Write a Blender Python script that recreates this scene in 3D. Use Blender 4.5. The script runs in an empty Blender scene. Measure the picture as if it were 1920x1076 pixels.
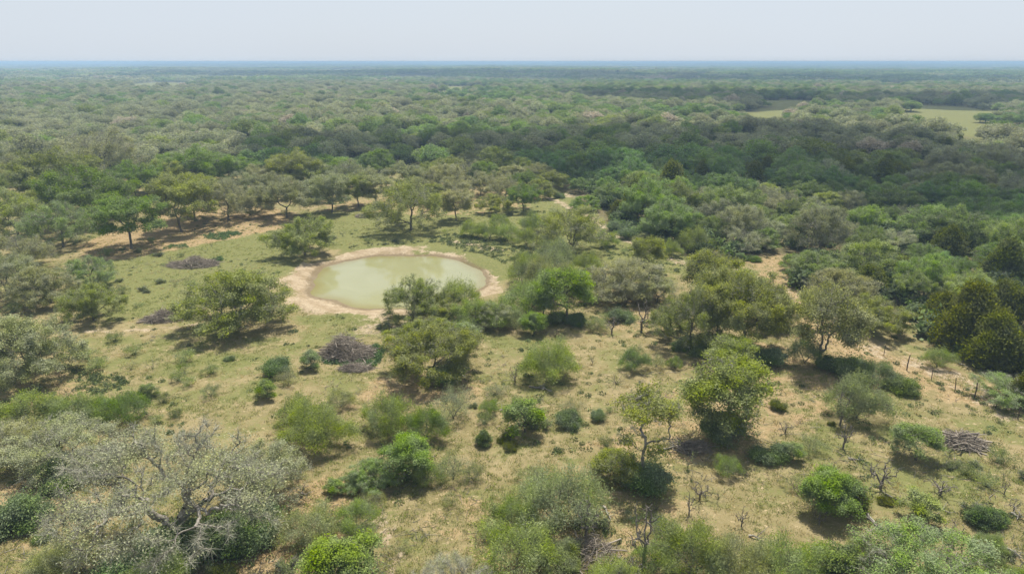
import bpy, math, random
import numpy as np
from mathutils import Vector

# ------------------------------------------------------------------ camera, world, sun, exposure
SC = bpy.context.scene
COL = SC.collection
CAM_H = 30.0
PITCH = math.radians(18.25)
cam_data = bpy.data.cameras.new('camera')
cam_data.sensor_width = 36.0
cam_data.lens = 24.0
cam_data.clip_start = 0.5
cam_data.clip_end = 40000
cam = bpy.data.objects.new('camera', cam_data)
COL.objects.link(cam)
cam.location = (0, 0, CAM_H)
cam.rotation_euler = (math.pi / 2 - PITCH, 0, 0)
SC.camera = cam

SUN_EL = math.radians(66)
SUN_AZ = math.radians(14)          # clockwise from +Y: ahead of the camera, a little to the right
world = bpy.data.worlds.new("World")
SC.world = world
world.use_nodes = True
wn, wl = world.node_tree.nodes, world.node_tree.links
wn.clear()
sky = wn.new('ShaderNodeTexSky')
sky.sky_type = 'NISHITA'
sky.sun_disc = False
sky.sun_elevation = SUN_EL
sky.sun_rotation = SUN_AZ
sky.air_density = 1.0
sky.dust_density = 2.0
sky.ozone_density = 1.0
# a thin even veil of cloud over the whole sky
veil = wn.new('ShaderNodeRGB'); veil.outputs[0].default_value = (4.75, 5.22, 5.80, 1)
wtc = wn.new('ShaderNodeTexCoord')
wmap = wn.new('ShaderNodeMapping'); wmap.inputs['Scale'].default_value = (1, 1, 3.2)
wnoi = wn.new('ShaderNodeTexNoise'); wnoi.inputs['Scale'].default_value = 2.2; wnoi.inputs['Detail'].default_value = 5
wr = wn.new('ShaderNodeMapRange'); wr.inputs['From Min'].default_value = 0.3; wr.inputs['From Max'].default_value = 0.7
wr.inputs['To Min'].default_value = 0.88; wr.inputs['To Max'].default_value = 0.97
wmix = wn.new('ShaderNodeMixRGB')
bg = wn.new('ShaderNodeBackground'); bg.inputs['Strength'].default_value = 0.10
wo = wn.new('ShaderNodeOutputWorld')
wl.new(wtc.outputs['Generated'], wmap.inputs['Vector']); wl.new(wmap.outputs[0], wnoi.inputs['Vector'])
wl.new(wnoi.outputs['Fac'], wr.inputs['Value']); wsep = wn.new('ShaderNodeSeparateXYZ'); wl.new(wtc.outputs['Generated'], wsep.inputs[0])
wel = wn.new('ShaderNodeMapRange'); wel.inputs['From Min'].default_value = 0.05; wel.inputs['From Max'].default_value = 1.0
wel.inputs['To Min'].default_value = 1.0; wel.inputs['To Max'].default_value = 0.42      # the veil thins overhead, as haze does
wmu = wn.new('ShaderNodeMath'); wmu.operation = 'MULTIPLY'
wl.new(wsep.outputs[2], wel.inputs['Value']); wl.new(wel.outputs[0], wmu.inputs[0]); wl.new(wr.outputs[0], wmu.inputs[1])
wl.new(wmu.outputs[0], wmix.inputs['Fac'])
wl.new(sky.outputs[0], wmix.inputs['Color1']); wl.new(veil.outputs[0], wmix.inputs['Color2'])
wl.new(wmix.outputs[0], bg.inputs['Color']); wl.new(bg.outputs[0], wo.inputs['Surface'])

sd = bpy.data.lights.new('sun', 'SUN')
sd.energy = 5.0      # bright late-morning sun through thin haze
sd.angle = math.radians(0.6)
sd.color = (1.0, 0.955, 0.87)
sun = bpy.data.objects.new('sun', sd)
COL.objects.link(sun)
SUN_DIR = Vector((math.sin(SUN_AZ) * math.cos(SUN_EL), math.cos(SUN_AZ) * math.cos(SUN_EL), math.sin(SUN_EL)))
sun.rotation_euler = SUN_DIR.to_track_quat('Z', 'Y').to_euler()
sun.location = (0, 0, 60)

SC.view_settings.view_transform = 'Standard'
SC.view_settings.look = 'None'
SC.view_settings.exposure = 0.55
SC.view_settings.gamma = 1.0
SC.view_settings.use_curve_mapping = False
SC.render.engine = 'CYCLES'
cy = SC.cycles
cy.max_bounces = 5; cy.diffuse_bounces = 3; cy.glossy_bounces = 2; cy.transmission_bounces = 3
cy.transparent_max_bounces = 4; cy.volume_bounces = 2
cy.use_denoising = True
cy.denoiser = 'OPENIMAGEDENOISE'
cy.use_adaptive_sampling = True
cy.adaptive_threshold = 0.02
cy.sample_clamp_indirect = 4.0
cy.caustics_reflective = False; cy.caustics_refractive = False

# ------------------------------------------------------------------ maps and maths
F = 1280.0
SP, CP = math.sin(PITCH), math.cos(PITCH)

def ground_at(x, y, z=0.0):
    """world point on the level z for a place measured on the 1920 x 1076 survey picture; returns X, Y, depth"""
    dx = (x - 960.0) / F
    dy = -(y - 538.0) / F
    wz = -SP + dy * CP
    wy = CP + dy * SP
    t = (z - CAM_H) / wz
    return dx * t, wy * t, t

def seen_at(X, Y, Z=0.0):
    """the inverse, for arrays"""
    X = np.asarray(X, float); Y = np.asarray(Y, float)
    vz = Z - CAM_H
    dep = Y * CP - vz * SP
    up = Y * SP + vz * CP
    dep = np.maximum(dep, 1e-3)
    return 960 + F * X / dep, 538 - F * up / dep, dep

def poly_world(pts, z=0.0):
    return np.array([ground_at(a, b, z)[:2] for a, b in pts])

def signed_dist(P, poly):
    """distance of points P (N,2) to a closed polygon, negative inside"""
    n = len(poly)
    d = np.full(len(P), 1e9)
    inside = np.zeros(len(P), bool)
    for i in range(n):
        a = poly[i]; b = poly[(i + 1) % n]
        ab = b - a
        t = np.clip(((P - a) @ ab) / max(ab @ ab, 1e-9), 0, 1)
        q = P - a - t[:, None] * ab
        d = np.minimum(d, np.hypot(q[:, 0], q[:, 1]))
        c = ((a[1] > P[:, 1]) != (b[1] > P[:, 1]))
        xx = (b[0] - a[0]) * (P[:, 1] - a[1]) / ((b[1] - a[1]) if abs(b[1] - a[1]) > 1e-9 else 1e-9) + a[0]
        inside ^= c & (P[:, 0] < xx)
    return np.where(inside, -d, d)

def line_dist(P, pts):
    d = np.full(len(P), 1e9)
    for i in range(len(pts) - 1):
        a = pts[i]; b = pts[i + 1]; ab = b - a
        t = np.clip(((P - a) @ ab) / max(ab @ ab, 1e-9), 0, 1)
        q = P - a - t[:, None] * ab
        d = np.minimum(d, np.hypot(q[:, 0], q[:, 1]))
    return d

def sstep(a, b, x):
    t = np.clip((x - a) / (b - a), 0, 1)
    return t * t * (3 - 2 * t)

_rs = np.random.RandomState(5)
_lat = _rs.rand(256, 256)
def vnoise(x, y, s, off=0):
    x = np.asarray(x) / s + 37.7 + off * 11.3; y = np.asarray(y) / s + 91.1 + off * 7.9
    xi = np.floor(x).astype(int); yi = np.floor(y).astype(int)
    fx = x - xi; fy = y - yi
    fx = fx * fx * (3 - 2 * fx); fy = fy * fy * (3 - 2 * fy)
    g = lambda i, j: _lat[i % 256, j % 256]
    return (g(xi, yi) * (1 - fx) + g(xi + 1, yi) * fx) * (1 - fy) + (g(xi, yi + 1) * (1 - fx) + g(xi + 1, yi + 1) * fx) * fy

# ------------------------------------------------------------------ mesh helpers
class Geo:
    """collects vertices, faces, a per-vertex tone and a material number, then becomes ONE mesh"""
    def __init__(s):
        s.v = []; s.li = []; s.lt = []; s.tone = []; s.mi = []; s.sm = []; s.n = 0
    def add(s, verts, faces, tone=None, mat=0, smooth=False):
        verts = np.asarray(verts, np.float32).reshape(-1, 3)
        faces = np.asarray(faces, np.int64)
        if len(verts) == 0 or len(faces) == 0: return
        s.v.append(verts)
        s.li.append((faces + s.n).ravel())
        s.lt.append(np.full(len(faces), faces.shape[1]))
        s.tone.append(np.full(len(verts), 0.5, np.float32) if tone is None else np.asarray(tone, np.float32))
        s.mi.append(np.full(len(faces), mat)); s.sm.append(np.full(len(faces), smooth))
        s.n += len(verts)
    def mesh(s, name, mats):
        me = bpy.data.meshes.new(name)
        v = np.concatenate(s.v); li = np.concatenate(s.li); lt = np.concatenate(s.lt)
        me.vertices.add(len(v)); me.vertices.foreach_set('co', v.ravel())
        me.loops.add(len(li)); me.loops.foreach_set('vertex_index', li.astype(np.int32))
        me.polygons.add(len(lt))
        me.polygons.foreach_set('loop_start', np.concatenate([[0], np.cumsum(lt)[:-1]]).astype(np.int32))
        me.polygons.foreach_set('material_index', np.concatenate(s.mi).astype(np.int32))
        me.polygons.foreach_set('use_smooth', np.concatenate(s.sm))
        me.update(calc_edges=True)
        a = me.attributes.new('tone', 'FLOAT', 'POINT')
        a.data.foreach_set('value', np.concatenate(s.tone))
        for m in mats: me.materials.append(m)
        return me

def unit(a):
    return a / np.maximum(np.linalg.norm(a, axis=-1, keepdims=True), 1e-9)

def limbs(g, A, B, ra, rb, mat=0, tone=None, sides=5):
    """tapered prisms from A to B"""
    A = np.asarray(A, float); B = np.asarray(B, float)
    if len(A) == 0: return
    d = unit(B - A)
    ref = np.where(np.abs(d[:, 2:3]) > 0.9, np.array([[1., 0, 0]]), np.array([[0., 0, 1]]))
    u = unit(np.cross(d, ref)); w = np.cross(d, u)
    ang = np.arange(sides) * 2 * math.pi / sides
    c, s_ = np.cos(ang), np.sin(ang)
    off = u[:, None, :] * c[None, :, None] + w[:, None, :] * s_[None, :, None]
    va = A[:, None, :] + off * np.asarray(ra)[:, None, None]
    vb = B[:, None, :] + off * np.asarray(rb)[:, None, None] + d[:, None, :] * np.asarray(rb)[:, None, None] * .3
    V = np.concatenate([va, vb], 1)
    n = len(A)
    k = np.arange(sides)
    f = np.stack([k, (k + 1) % sides, (k + 1) % sides + sides, k + sides], 1)
    Fc = (f[None] + (np.arange(n) * 2 * sides)[:, None, None]).reshape(-1, 4)
    tn = None if tone is None else np.repeat(tone, 2 * sides)
    g.add(V.reshape(-1, 3), Fc, tn, mat, True)

def leaves(g, C, size, aspect, tone, rs, mat=0, tilt=None, flat=0.0):
    """one small pointed leaf spray per centre C"""
    n = len(C)
    if n == 0: return
    u = rs.normal(size=(n, 3))
    if tilt is not None: u = u + tilt
    u = unit(u)
    nrm = rs.normal(size=(n, 3)) * .75 + np.array([0, 0, 1.]) * (.4 + 2 * flat)
    v = unit(np.cross(nrm, u))
    if flat > 0: u = unit(np.cross(v, nrm))
    L = (size * rs.uniform(.7, 1.35, n))[:, None] * .5
    W = L * aspect
    V = np.stack([C - u * L, C + v * W + u * L * .1, C + u * L, C - v * W + u * L * .1], 1)
    Fc = np.arange(4 * n).reshape(n, 4)
    g.add(V.reshape(-1, 3), Fc, np.repeat(np.clip(tone, 0, 1), 4), mat)

def blades(g, C, D, w, tone, rs, mat=0):
    """thin triangle from C along D"""
    n = len(C)
    if n == 0: return
    s_ = unit(np.cross(D, rs.normal(size=(n, 3)))) * (w * .5)
    V = np.stack([C - s_, C + s_, C + D], 1)
    g.add(V.reshape(-1, 3), np.arange(3 * n).reshape(n, 3), np.repeat(np.clip(tone, 0, 1), 3), mat)

# ------------------------------------------------------------------ growing trees
def colonize(att, starts, step, di, dk, rs, jitter=.25, pull=(0, 0, 0), iters=90, cap=4200):
    """space colonisation: returns node positions and parent indices"""
    P = [np.array(p, float) for p in starts]
    par = [-1] + list(range(len(starts) - 1))
    att = att.copy()
    nd = np.full(len(att), 1e9); ni = np.zeros(len(att), int)
    new = list(range(len(P)))
    for it in range(iters):
        Q = np.array([P[i] for i in new])
        D = np.linalg.norm(att[:, None, :] - Q[None], axis=2)
        j = D.argmin(1); dj = D[np.arange(len(att)), j]
        b = dj < nd
        nd[b] = dj[b]; ni[b] = np.array(new)[j[b]]
        keep = nd > dk
        att, nd, ni = att[keep], nd[keep], ni[keep]
        if len(att) == 0 or len(P) > cap: break
        act = nd < (di if it > 3 else 1e9)
        if not act.any():
            act = nd <= nd.min() + .01
        idx = ni[act]
        dirs = unit(att[act] - np.array([P[i] for i in idx]))
        uq, inv = np.unique(idx, return_inverse=True)
        S = np.zeros((len(uq), 3)); np.add.at(S, inv, dirs)
        S = unit(unit(S) + rs.normal(size=S.shape) * jitter + np.array(pull))
        new = []
        for k, i in enumerate(uq):
            P.append(P[i] + S[k] * step); par.append(int(i)); new.append(len(P) - 1)
    return np.array(P), np.array(par)

def pipe(P, par, tip, expo):
    n = len(P)
    acc = np.zeros(n); kids = np.zeros(n, int)
    for i in range(n - 1, 0, -1):
        if kids[i] == 0: acc[i] = tip ** expo
        acc[par[i]] += acc[i] ; kids[par[i]] += 1
    return np.maximum(acc, tip ** expo) ** (1 / expo), kids

def dome_lobes(rs, R, z0, H, K, lr, skew=0.25):
    """centres and radii of the rounded masses that make up a crown"""
    L = []
    ga = math.pi * (3 - math.sqrt(5))
    for k in range(K):
        q = (k + .5) / K
        r = math.sqrt(q) * .80
        a = k * ga + rs.uniform(-.4, .4)
        rr = R * r * rs.uniform(.82, 1.12)
        z = z0 + H * math.sqrt(max(0, 1 - (r) ** 2.4)) * rs.uniform(.66, 1.0) - lr * R * .30
        L.append((rr * math.cos(a), rr * math.sin(a), z, R * lr * rs.uniform(.75, 1.25)))
    a0 = rs.uniform(0, 6.28)
    for k in range(max(4, K // 2)):
        a = a0 + k * 6.28 / max(4, K // 2) + rs.uniform(-.35, .35)
        rr = R * rs.uniform(.62, .86)
        L.append((rr * math.cos(a), rr * math.sin(a), z0 + H * rs.uniform(.02, .26), R * lr * rs.uniform(.7, 1.05)))
    L = np.array(L)
    L[:, 0] += rs.uniform(-skew, skew) * R * .4
    return L

def lobe_points(rs, L, n, lo=.45, flat=.72):
    w = L[:, 3] ** 2
    k = rs.choice(len(L), n, p=w / w.sum())
    d = unit(rs.normal(size=(n, 3)))
    d[:, 2] = np.where(d[:, 2] < 0, d[:, 2] * .55, d[:, 2])
    r = rs.uniform(lo ** 3, 1, n) ** (1 / 3)
    p = L[k, :3] + d * (r * L[k, 3])[:, None] * np.array([1, 1, flat])
    return p, k

def grow_oak(seed, R=6., H=6.4, z0=1.35, trunk=1.3, K=18, lr=.36, nat=1050, tip=.016, expo=2.25, nleaf=52000,
             lsize=.17, spread=.30, lean=.1, ntwig=5000, bare=0.0, jitter=.32, step=.38, clump=.6, expose=0.):
    rs = np.random.RandomState(seed)
    L = dome_lobes(rs, R, z0, H, K, lr)
    att, ak = lobe_points(rs, L, nat, .3)
    att = att[att[:, 2] > 1.0]
    lx, ly = rs.uniform(-lean, lean, 2)
    ns = max(3, int(trunk / .4))
    st = [(lx * i * .4 + .04 * math.sin(i * 1.7 + seed), ly * i * .4, i * .4 - .25) for i in range(ns + 1)]
    P, par = colonize(att, st, step, 3.0 * R / 6, .62 * R / 6 + .1, rs, jitter, (0, 0, .06))
    r, kids = pipe(P, par, tip, expo)
    r[:2] *= 1.25
    gt = Geo()
    i = np.arange(1, len(P)); a = P[par[i]]; b = P[i]
    big = r[i] > .07
    tn = np.clip(.5 + rs.normal(size=len(i)) * .12, 0, 1)
    limbs(gt, a[big], b[big], np.minimum(r[par[i]], r[i] * 1.5)[big], r[i][big], 0, tn[big], 7)
    limbs(gt, a[~big], b[~big], np.minimum(r[par[i]], r[i] * 1.5)[~big], r[i][~big], 0, tn[~big], 3)
    # fine grey twigs
    small = np.where(r < .06)[0]
    c = P[rs.choice(small, ntwig)] + rs.normal(size=(ntwig, 3)) * .05
    out = unit(c - np.array([0, 0, z0]))
    D = unit(rs.normal(size=(ntwig, 3)) + out * .7) * rs.uniform(.3, .8, (ntwig, 1)) * R / 6
    blades(gt, c, D, .02, rs.uniform(.5, 1, ntwig), rs, 1)
    # leaves in clumps round the fine wood
    gl = Geo()
    nodew = np.clip(rs.rand(len(small)) - bare, 0, 1) ** clump + 1e-6
    # clumpiness by position
    ph = rs.uniform(0, 6, 6)
    q = P[small]
    f = (np.sin(q[:, 0] * 1.1 + ph[0]) + np.sin(q[:, 1] * 1.2 + ph[1]) + np.sin(q[:, 2] * 1.5 + ph[2]) + np.sin((q[:, 0] + q[:, 1]) * 2.1 + ph[3]))
    nodew *= np.clip(.70 + f * .42, .06 if bare < .2 else 0.0, 2)
    k = rs.choice(small, nleaf, p=nodew / nodew.sum())
    C = P[k] + rs.normal(size=(nleaf, 3)) * np.array([spread, spread, spread * .7])
    C[:, 2] = np.maximum(C[:, 2], .5)
    tone = .5 + f[np.searchsorted(small, k)] * .07 + rs.normal(size=nleaf) * .17
    leaves(gl, C, lsize, .62, tone, rs, 0, None, .25)
    return gt, gl

def grow_mesquite(seed, R=3.2, H=4.0, nst=4, nat=520, nleaf=36000, lsize=.27, spread=.32, tip=.011):
    rs = np.random.RandomState(seed)
    n = nat
    a = rs.uniform(0, 2 * math.pi, n); q = np.sqrt(rs.uniform(.02, 1, n))
    ell = rs.uniform(.8, 1.2)
    lump = 1 + .27 * np.sin(a * 3 + rs.uniform(0, 6)) + .20 * np.sin(a * 5 + rs.uniform(0, 6))
    top = H * (1 - .50 * q ** 2.2) * (1 + .22 * np.sin(a * 4 + 1) + .16 * np.sin(q * 9 + a * 2))
    low = .35 + H * .22 * q
    z = low + (top - low) * rs.uniform(.15, 1, n) ** .6
    att = np.stack([q * R * lump * np.cos(a) * ell, q * R * lump * np.sin(a), z], 1)
    P = []; par = []
    gt = Geo(); gl = Geo()
    allP = []
    sec = (np.arctan2(att[:, 1], att[:, 0]) / (2 * math.pi) * nst + rs.uniform(0, nst)) % nst
    for s_ in range(nst):
        at = att[(sec.astype(int) == s_)]
        if len(at) < 8: continue
        m = unit(at.mean(0)); o = np.array([m[0] * .03, m[1] * .03, -.15])
        st = [o, o + np.array([m[0] * .06, m[1] * .06, .3]), o + np.array([m[0] * .22, m[1] * .22, .6])]
        Pp, pr = colonize(at, st, .26, 1.7, .32, rs, .22, (0, 0, .12), 60, 1500)
        r, kd = pipe(Pp, pr, tip, 2.2)
        i = np.arange(1, len(Pp))
        limbs(gt, Pp[pr[i]], Pp[i], np.minimum(r[pr[i]], r[i] * 1.5), r[i], 0, np.clip(.45 + rs.normal(size=len(i)) * .1, 0, 1), 4)
        allP.append(Pp[r < .04])
    Q = np.concatenate(allP)
    k = rs.choice(len(Q), nleaf)
    ph = rs.uniform(0, 6, 4)
    f = np.sin(Q[:, 0] * 1.7 + ph[0]) + np.sin(Q[:, 1] * 1.6 + ph[1]) + np.sin(Q[:, 2] * 2.2 + ph[2])
    keep = rs.rand(nleaf) < np.clip(.62 + f[k] * .33, .06, 1)
    k = k[keep]; nl = len(k)
    C = Q[k] + rs.normal(size=(nl, 3)) * spread
    C[:, 2] = np.maximum(C[:, 2], .12)
    out = unit(C - np.array([0, 0, .3]))
    D = unit(out * .8 + rs.normal(size=(nl, 3)) * .75) * (rs.uniform(.5, 1.2, nl) * lsize)[:, None]
    tone = .52 + f[k] * .06 + rs.normal(size=nl) * .16
    blades(gl, C, D, .055, tone, rs, 0)
    return gt, gl

def grow_bush(seed, R=2.0, H=2.4, nleaf=11000, lsize=.135, K=15, up=.5):
    rs = np.random.RandomState(seed)
    L = []
    for k in range(K):
        a = rs.uniform(0, 6.28); q = math.sqrt(rs.rand()) * .78
        L.append((q * R * math.cos(a), q * R * math.sin(a), H * rs.uniform(.22, .80) * (1.1 - q * .6), R * rs.uniform(.14, .44)))
    L = np.array(L)
    C, k = lobe_points(rs, L, nleaf, .55, .95)
    C += rs.normal(size=C.shape) * (.06 + .30 * (rs.rand(len(C), 1) < .3))
    C[:, 2] = np.abs(C[:, 2]) * .97 + .04
    gt = Geo(); gl = Geo()
    n = 46
    t = L[rs.choice(len(L), n)][:, :3] + rs.normal(size=(n, 3)) * R * .22
    b = t * np.array([.07, .07, 0]) + np.array([0, 0, -.1])
    m = (t + b) * .5 + rs.normal(size=(n, 3)) * .12 + np.array([0, 0, .1])
    limbs(gt, b, m, np.full(n, .035), np.full(n, .025), 0, None, 4)
    limbs(gt, m, t, np.full(n, .025), np.full(n, .01), 0, None, 3)
    n = 700
    e = lobe_points(rs, L, n, .8, .95)[0]; d = unit(e) * rs.uniform(.15, .5, (n, 1)) + rs.normal(size=(n, 3)) * .08
    e[:, 2] = np.maximum(e[:, 2], .1)
    blades(gt, e, d, .022, rs.uniform(.4, 1, n), rs, 1)
    tone = .5 + rs.normal(size=nleaf) * .16 + (rs.rand(K)[k] - .5) * .22
    leaves(gl, C, lsize, .6, tone, rs, 0, np.array([0, 0, up]))
    return gt, gl

def grow_juniper(seed, R=2.3, H=5.5, nleaf=15000, lsize=.26, spires=1):
    rs = np.random.RandomState(seed)
    gt = Geo(); gl = Geo()
    for s_ in range(spires):
        ox, oy = ((0, 0) if s_ == 0 else (rs.uniform(-.7, .7) * R, rs.uniform(-.7, .7) * R))
        hh = H * (1 if s_ == 0 else rs.uniform(.55, .85)); rr = R * (1 if s_ == 0 else rs.uniform(.55, .8))
        z = np.linspace(-.2, hh * .96, 12)
        p = np.stack([ox + .05 * np.sin(z * 2), oy + .05 * np.cos(z * 3), z], 1)
        rad = .16 * (1 - np.linspace(0, 1, 12)) ** .8 * H / 5.5 + .012
        limbs(gt, p[:-1], p[1:], rad[:-1], rad[1:], 0, None, 6)
        nb = 90
        zb = rs.uniform(.03, .96, nb) ** .9 * hh
        ab = rs.uniform(0, 6.28, nb)
        q = zb / hh
        prof = np.clip((1 - q) ** .75 * (1 - .35 * np.exp(-q * 14)), .05, 1) * rs.uniform(.68, 1.12, nb)
        tip_ = np.stack([ox + prof * rr * np.cos(ab), oy + prof * rr * np.sin(ab), np.minimum(zb + prof * rr * .32, hh)], 1)
        root = np.stack([np.full(nb, ox), np.full(nb, oy), zb * .93], 1)
        limbs(gt, root, tip_, np.full(nb, .03), np.full(nb, .01), 0, None, 3)
        nl = nleaf // spires
        k = rs.choice(nb, nl); t = rs.uniform(.35, 1.05, nl)
        C = root[k] + (tip_ - root)[k] * t[:, None]
        wdt = (.12 + .20 * rr / 2.3) * (1.15 - .35 * t)
        C += rs.normal(size=(nl, 3)) * wdt[:, None]
        C[:, 2] = np.maximum(C[:, 2], .08)
        out = unit(C - np.array([ox, oy, 0]) * np.array([1, 1, 0])) * np.array([1, 1, .6]) + np.array([0, 0, .5])
        tone = .45 + rs.normal(size=nl) * .15 + (rs.rand(nb)[k] - .5) * .3
        leaves(gl, C, lsize, .42, tone, rs, 0, out * 1.3)
    return gt, gl

def grow_snag(seed, R=1.3, H=2.6, n=60, nst=4, droop=0.):
    """dead, leafless little tree"""
    rs = np.random.RandomState(seed)
    a = rs.uniform(0, 6.28, n); q = np.sqrt(rs.rand(n))
    att = np.stack([q * R * np.cos(a), q * R * np.sin(a), H * (1 - .3 * q * q) * rs.uniform(.3, 1, n)], 1)
    st = [(0, 0, -.15), (.02, 0, .15), (.03, .02, .4)]
    P, par = colonize(att, st, .17, 1.6, .22, rs, .42, (0, 0, .15 - droop), 60, 800)
    r, kd = pipe(P, par, .019, 2.0)
    g = Geo(); i = np.arange(1, len(P))
    limbs(g, P[par[i]], P[i], np.minimum(r[par[i]], r[i] * 1.5), r[i], 0, rs.uniform(.3, .9, len(i)), 5)
    m = 60
    c = P[rs.choice(len(P), m)]; d = unit(rs.normal(size=(m, 3)) + np.array([0, 0, .4])) * rs.uniform(.2, .55, (m, 1))
    blades(g, c, d, .03, rs.uniform(.5, 1, m), rs, 1)
    return g

def grow_pile(seed, lx=5., ly=2.2, h=1.2, n=700, big=40):
    """heap of cut branches"""
    rs = np.random.RandomState(seed)
    g = Geo()
    def spot(m):
        a = rs.uniform(0, 6.28, m); q = np.sqrt(rs.rand(m))
        x = q * np.cos(a) * lx / 2; y = q * np.sin(a) * ly / 2
        top = h * (1 - q ** 2) * (.75 + .35 * np.sin(x * 1.6 + seed)) + .08
        return np.stack([x, y, rs.uniform(.15, 1, m) ** .7 * top], 1)
    for m, L0, L1, r0, md in ((big, 1.2, 2.8, .055, .25), (n, .6, 1.8, .018, .45), (n, .4, 1.1, .010, .7)):
        c = spot(m)
        d = rs.normal(size=(m, 3)) * np.array([1.0, .6, md * .5]); d[:, 2] += rs.uniform(-.1, .25, m)
        d = unit(d) * rs.uniform(L0, L1, (m, 1)) * .5
        k = rs.normal(size=(m, 3)) * .1 * L1
        a = c - d; b = c + d; mid = c + k * .6
        for q in (a, b, mid): q[:, 2] = np.maximum(q[:, 2], .03)
        rr = r0 * rs.uniform(.6, 1.4, m); tn = rs.uniform(.1, 1, m)
        limbs(g, a, mid, rr, rr * .8, 0, tn, 4); limbs(g, mid, b, rr * .8, rr * .35, 0, tn, 3)
    return g

def grow_far(seed, R=5., H=5., z0=2.2, K=9, nleaf=6500, lsize=.38, lr=.42, gray=False, twigs=260, cone=False):
    """forest tree for the woods: fewer, larger leaf sprays"""
    rs = np.random.RandomState(seed)
    gt = Geo(); gl = Geo()
    if cone:
        gt2, gl2 = grow_juniper(seed, R, H, nleaf, lsize, 2)
        return gt2, gl2
    L = dome_lobes(rs, R, z0, H, K, lr); K = len(L)
    hub = np.array([0, 0, z0 * .9])
    tr = np.array([[0, 0, -.4], [.05, 0, z0 * .5], hub])
    limbs(gt, tr[:-1], tr[1:], np.array([.32, .26]), np.array([.26, .22]), 0, None, 6)
    m = (L[:, :3] + hub) / 2 + rs.normal(size=(K, 3)) * .45
    m[:, 2] += .2
    limbs(gt, np.repeat(hub[None], K, 0), m, np.full(K, .19), np.full(K, .12), 0, None, 4)
    limbs(gt, m, L[:, :3], np.full(K, .12), np.full(K, .05), 0, None, 4)
    kk = np.repeat(np.arange(K), 4)
    e = L[kk, :3] + unit(rs.normal(size=(len(kk), 3)) + np.array([0, 0, .5])) * L[kk, 3:4] * .9
    limbs(gt, L[kk, :3], e, np.full(len(kk), .06), np.full(len(kk), .02), 0, None, 3)
    c, k = lobe_points(rs, L, twigs, .5)
    blades(gt, c, unit(rs.normal(size=(twigs, 3)) + np.array([0, 0, .4])) * rs.uniform(.5, 1.4, (twigs, 1)), .07, rs.uniform(.5, 1, twigs), rs, 1)
    C, k = lobe_points(rs, L, nleaf, .58, .75)
    ph = rs.uniform(0, 6, 3)
    f = np.sin(C[:, 0] * 1.9 + ph[0]) + np.sin(C[:, 1] * 1.8 + ph[1]) + np.sin(C[:, 2] * 2.1 + ph[2])
    keep = rs.rand(nleaf) < np.clip(.78 + .22 * f, .12, 1)
    C = C[keep] + rs.normal(size=(keep.sum(), 3)) * .14
    tone = .5 + rs.normal(size=len(C)) * .17 + (rs.rand(K)[k[keep]] - .5) * .25
    leaves(gl, C, lsize, .7, tone, rs, 0, None, .3)
    return gt, gl
# ------------------------------------------------------------------ materials
def new_mat(name):
    m = bpy.data.materials.new(name); m.use_nodes = True
    nt = m.node_tree; nt.nodes.clear()
    return m, nt, nt.nodes, nt.links

def leaf_mat(name, instanced=False, transl=.38):
    m, nt, N, Lk = new_mat(name)
    out = N.new('ShaderNodeOutputMaterial')
    if instanced:
        col = N.new('ShaderNodeAttribute'); col.attribute_type = 'INSTANCER'; col.attribute_name = 'tint'; csock = col.outputs['Color']
    else:
        col = N.new('ShaderNodeObjectInfo'); csock = col.outputs['Color']
    tn = N.new('ShaderNodeAttribute'); tn.attribute_name = 'tone'
    v = N.new('ShaderNodeMapRange'); v.inputs['From Min'].default_value = 0; v.inputs['From Max'].default_value = 1
    v.inputs['To Min'].default_value = .62; v.inputs['To Max'].default_value = 2.4
    hue = N.new('ShaderNodeMapRange'); hue.inputs['To Min'].default_value = .512; hue.inputs['To Max'].default_value = .488
    hs = N.new('ShaderNodeHueSaturation')
    Lk.new(tn.outputs['Fac'], v.inputs['Value']); Lk.new(tn.outputs['Fac'], hue.inputs['Value'])
    Lk.new(csock, hs.inputs['Color']); Lk.new(v.outputs[0], hs.inputs['Value']); Lk.new(hue.outputs[0], hs.inputs['Hue'])
    # clumps within one crown differ: fresher growth here, lichened and greyer there
    tco = N.new('ShaderNodeTexCoord'); no = N.new('ShaderNodeTexNoise'); no.inputs['Scale'].default_value = .55; no.inputs['Detail'].default_value = 3
    Lk.new(tco.outputs['Object'], no.inputs['Vector'])
    sr = N.new('ShaderNodeMapRange'); sr.inputs['From Min'].default_value = .36; sr.inputs['From Max'].default_value = .64
    sr.inputs['To Min'].default_value = .72; sr.inputs['To Max'].default_value = 1.28
    Lk.new(no.outputs['Fac'], sr.inputs['Value']); Lk.new(sr.outputs[0], hs.inputs['Saturation'])
    d = N.new('ShaderNodeBsdfDiffuse'); t = N.new('ShaderNodeBsdfTranslucent'); mx = N.new('ShaderNodeMixShader')
    mx.inputs['Fac'].default_value = transl
    Lk.new(hs.outputs[0], d.inputs['Color']); Lk.new(hs.outputs[0], t.inputs['Color'])
    gl_ = N.new('ShaderNodeBsdfGlossy'); gl_.inputs['Roughness'].default_value = .5; gl_.inputs['Color'].default_value = (.9, .95, 1, 1)
    mx2 = N.new('ShaderNodeMixShader'); mx2.inputs['Fac'].default_value = .0
    Lk.new(d.outputs[0], mx.inputs[1]); Lk.new(t.outputs[0], mx.inputs[2])
    Lk.new(mx.outputs[0], mx2.inputs[1]); Lk.new(gl_.outputs[0], mx2.inputs[2]); Lk.new(mx2.outputs[0], out.inputs['Surface'])
    return m

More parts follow.
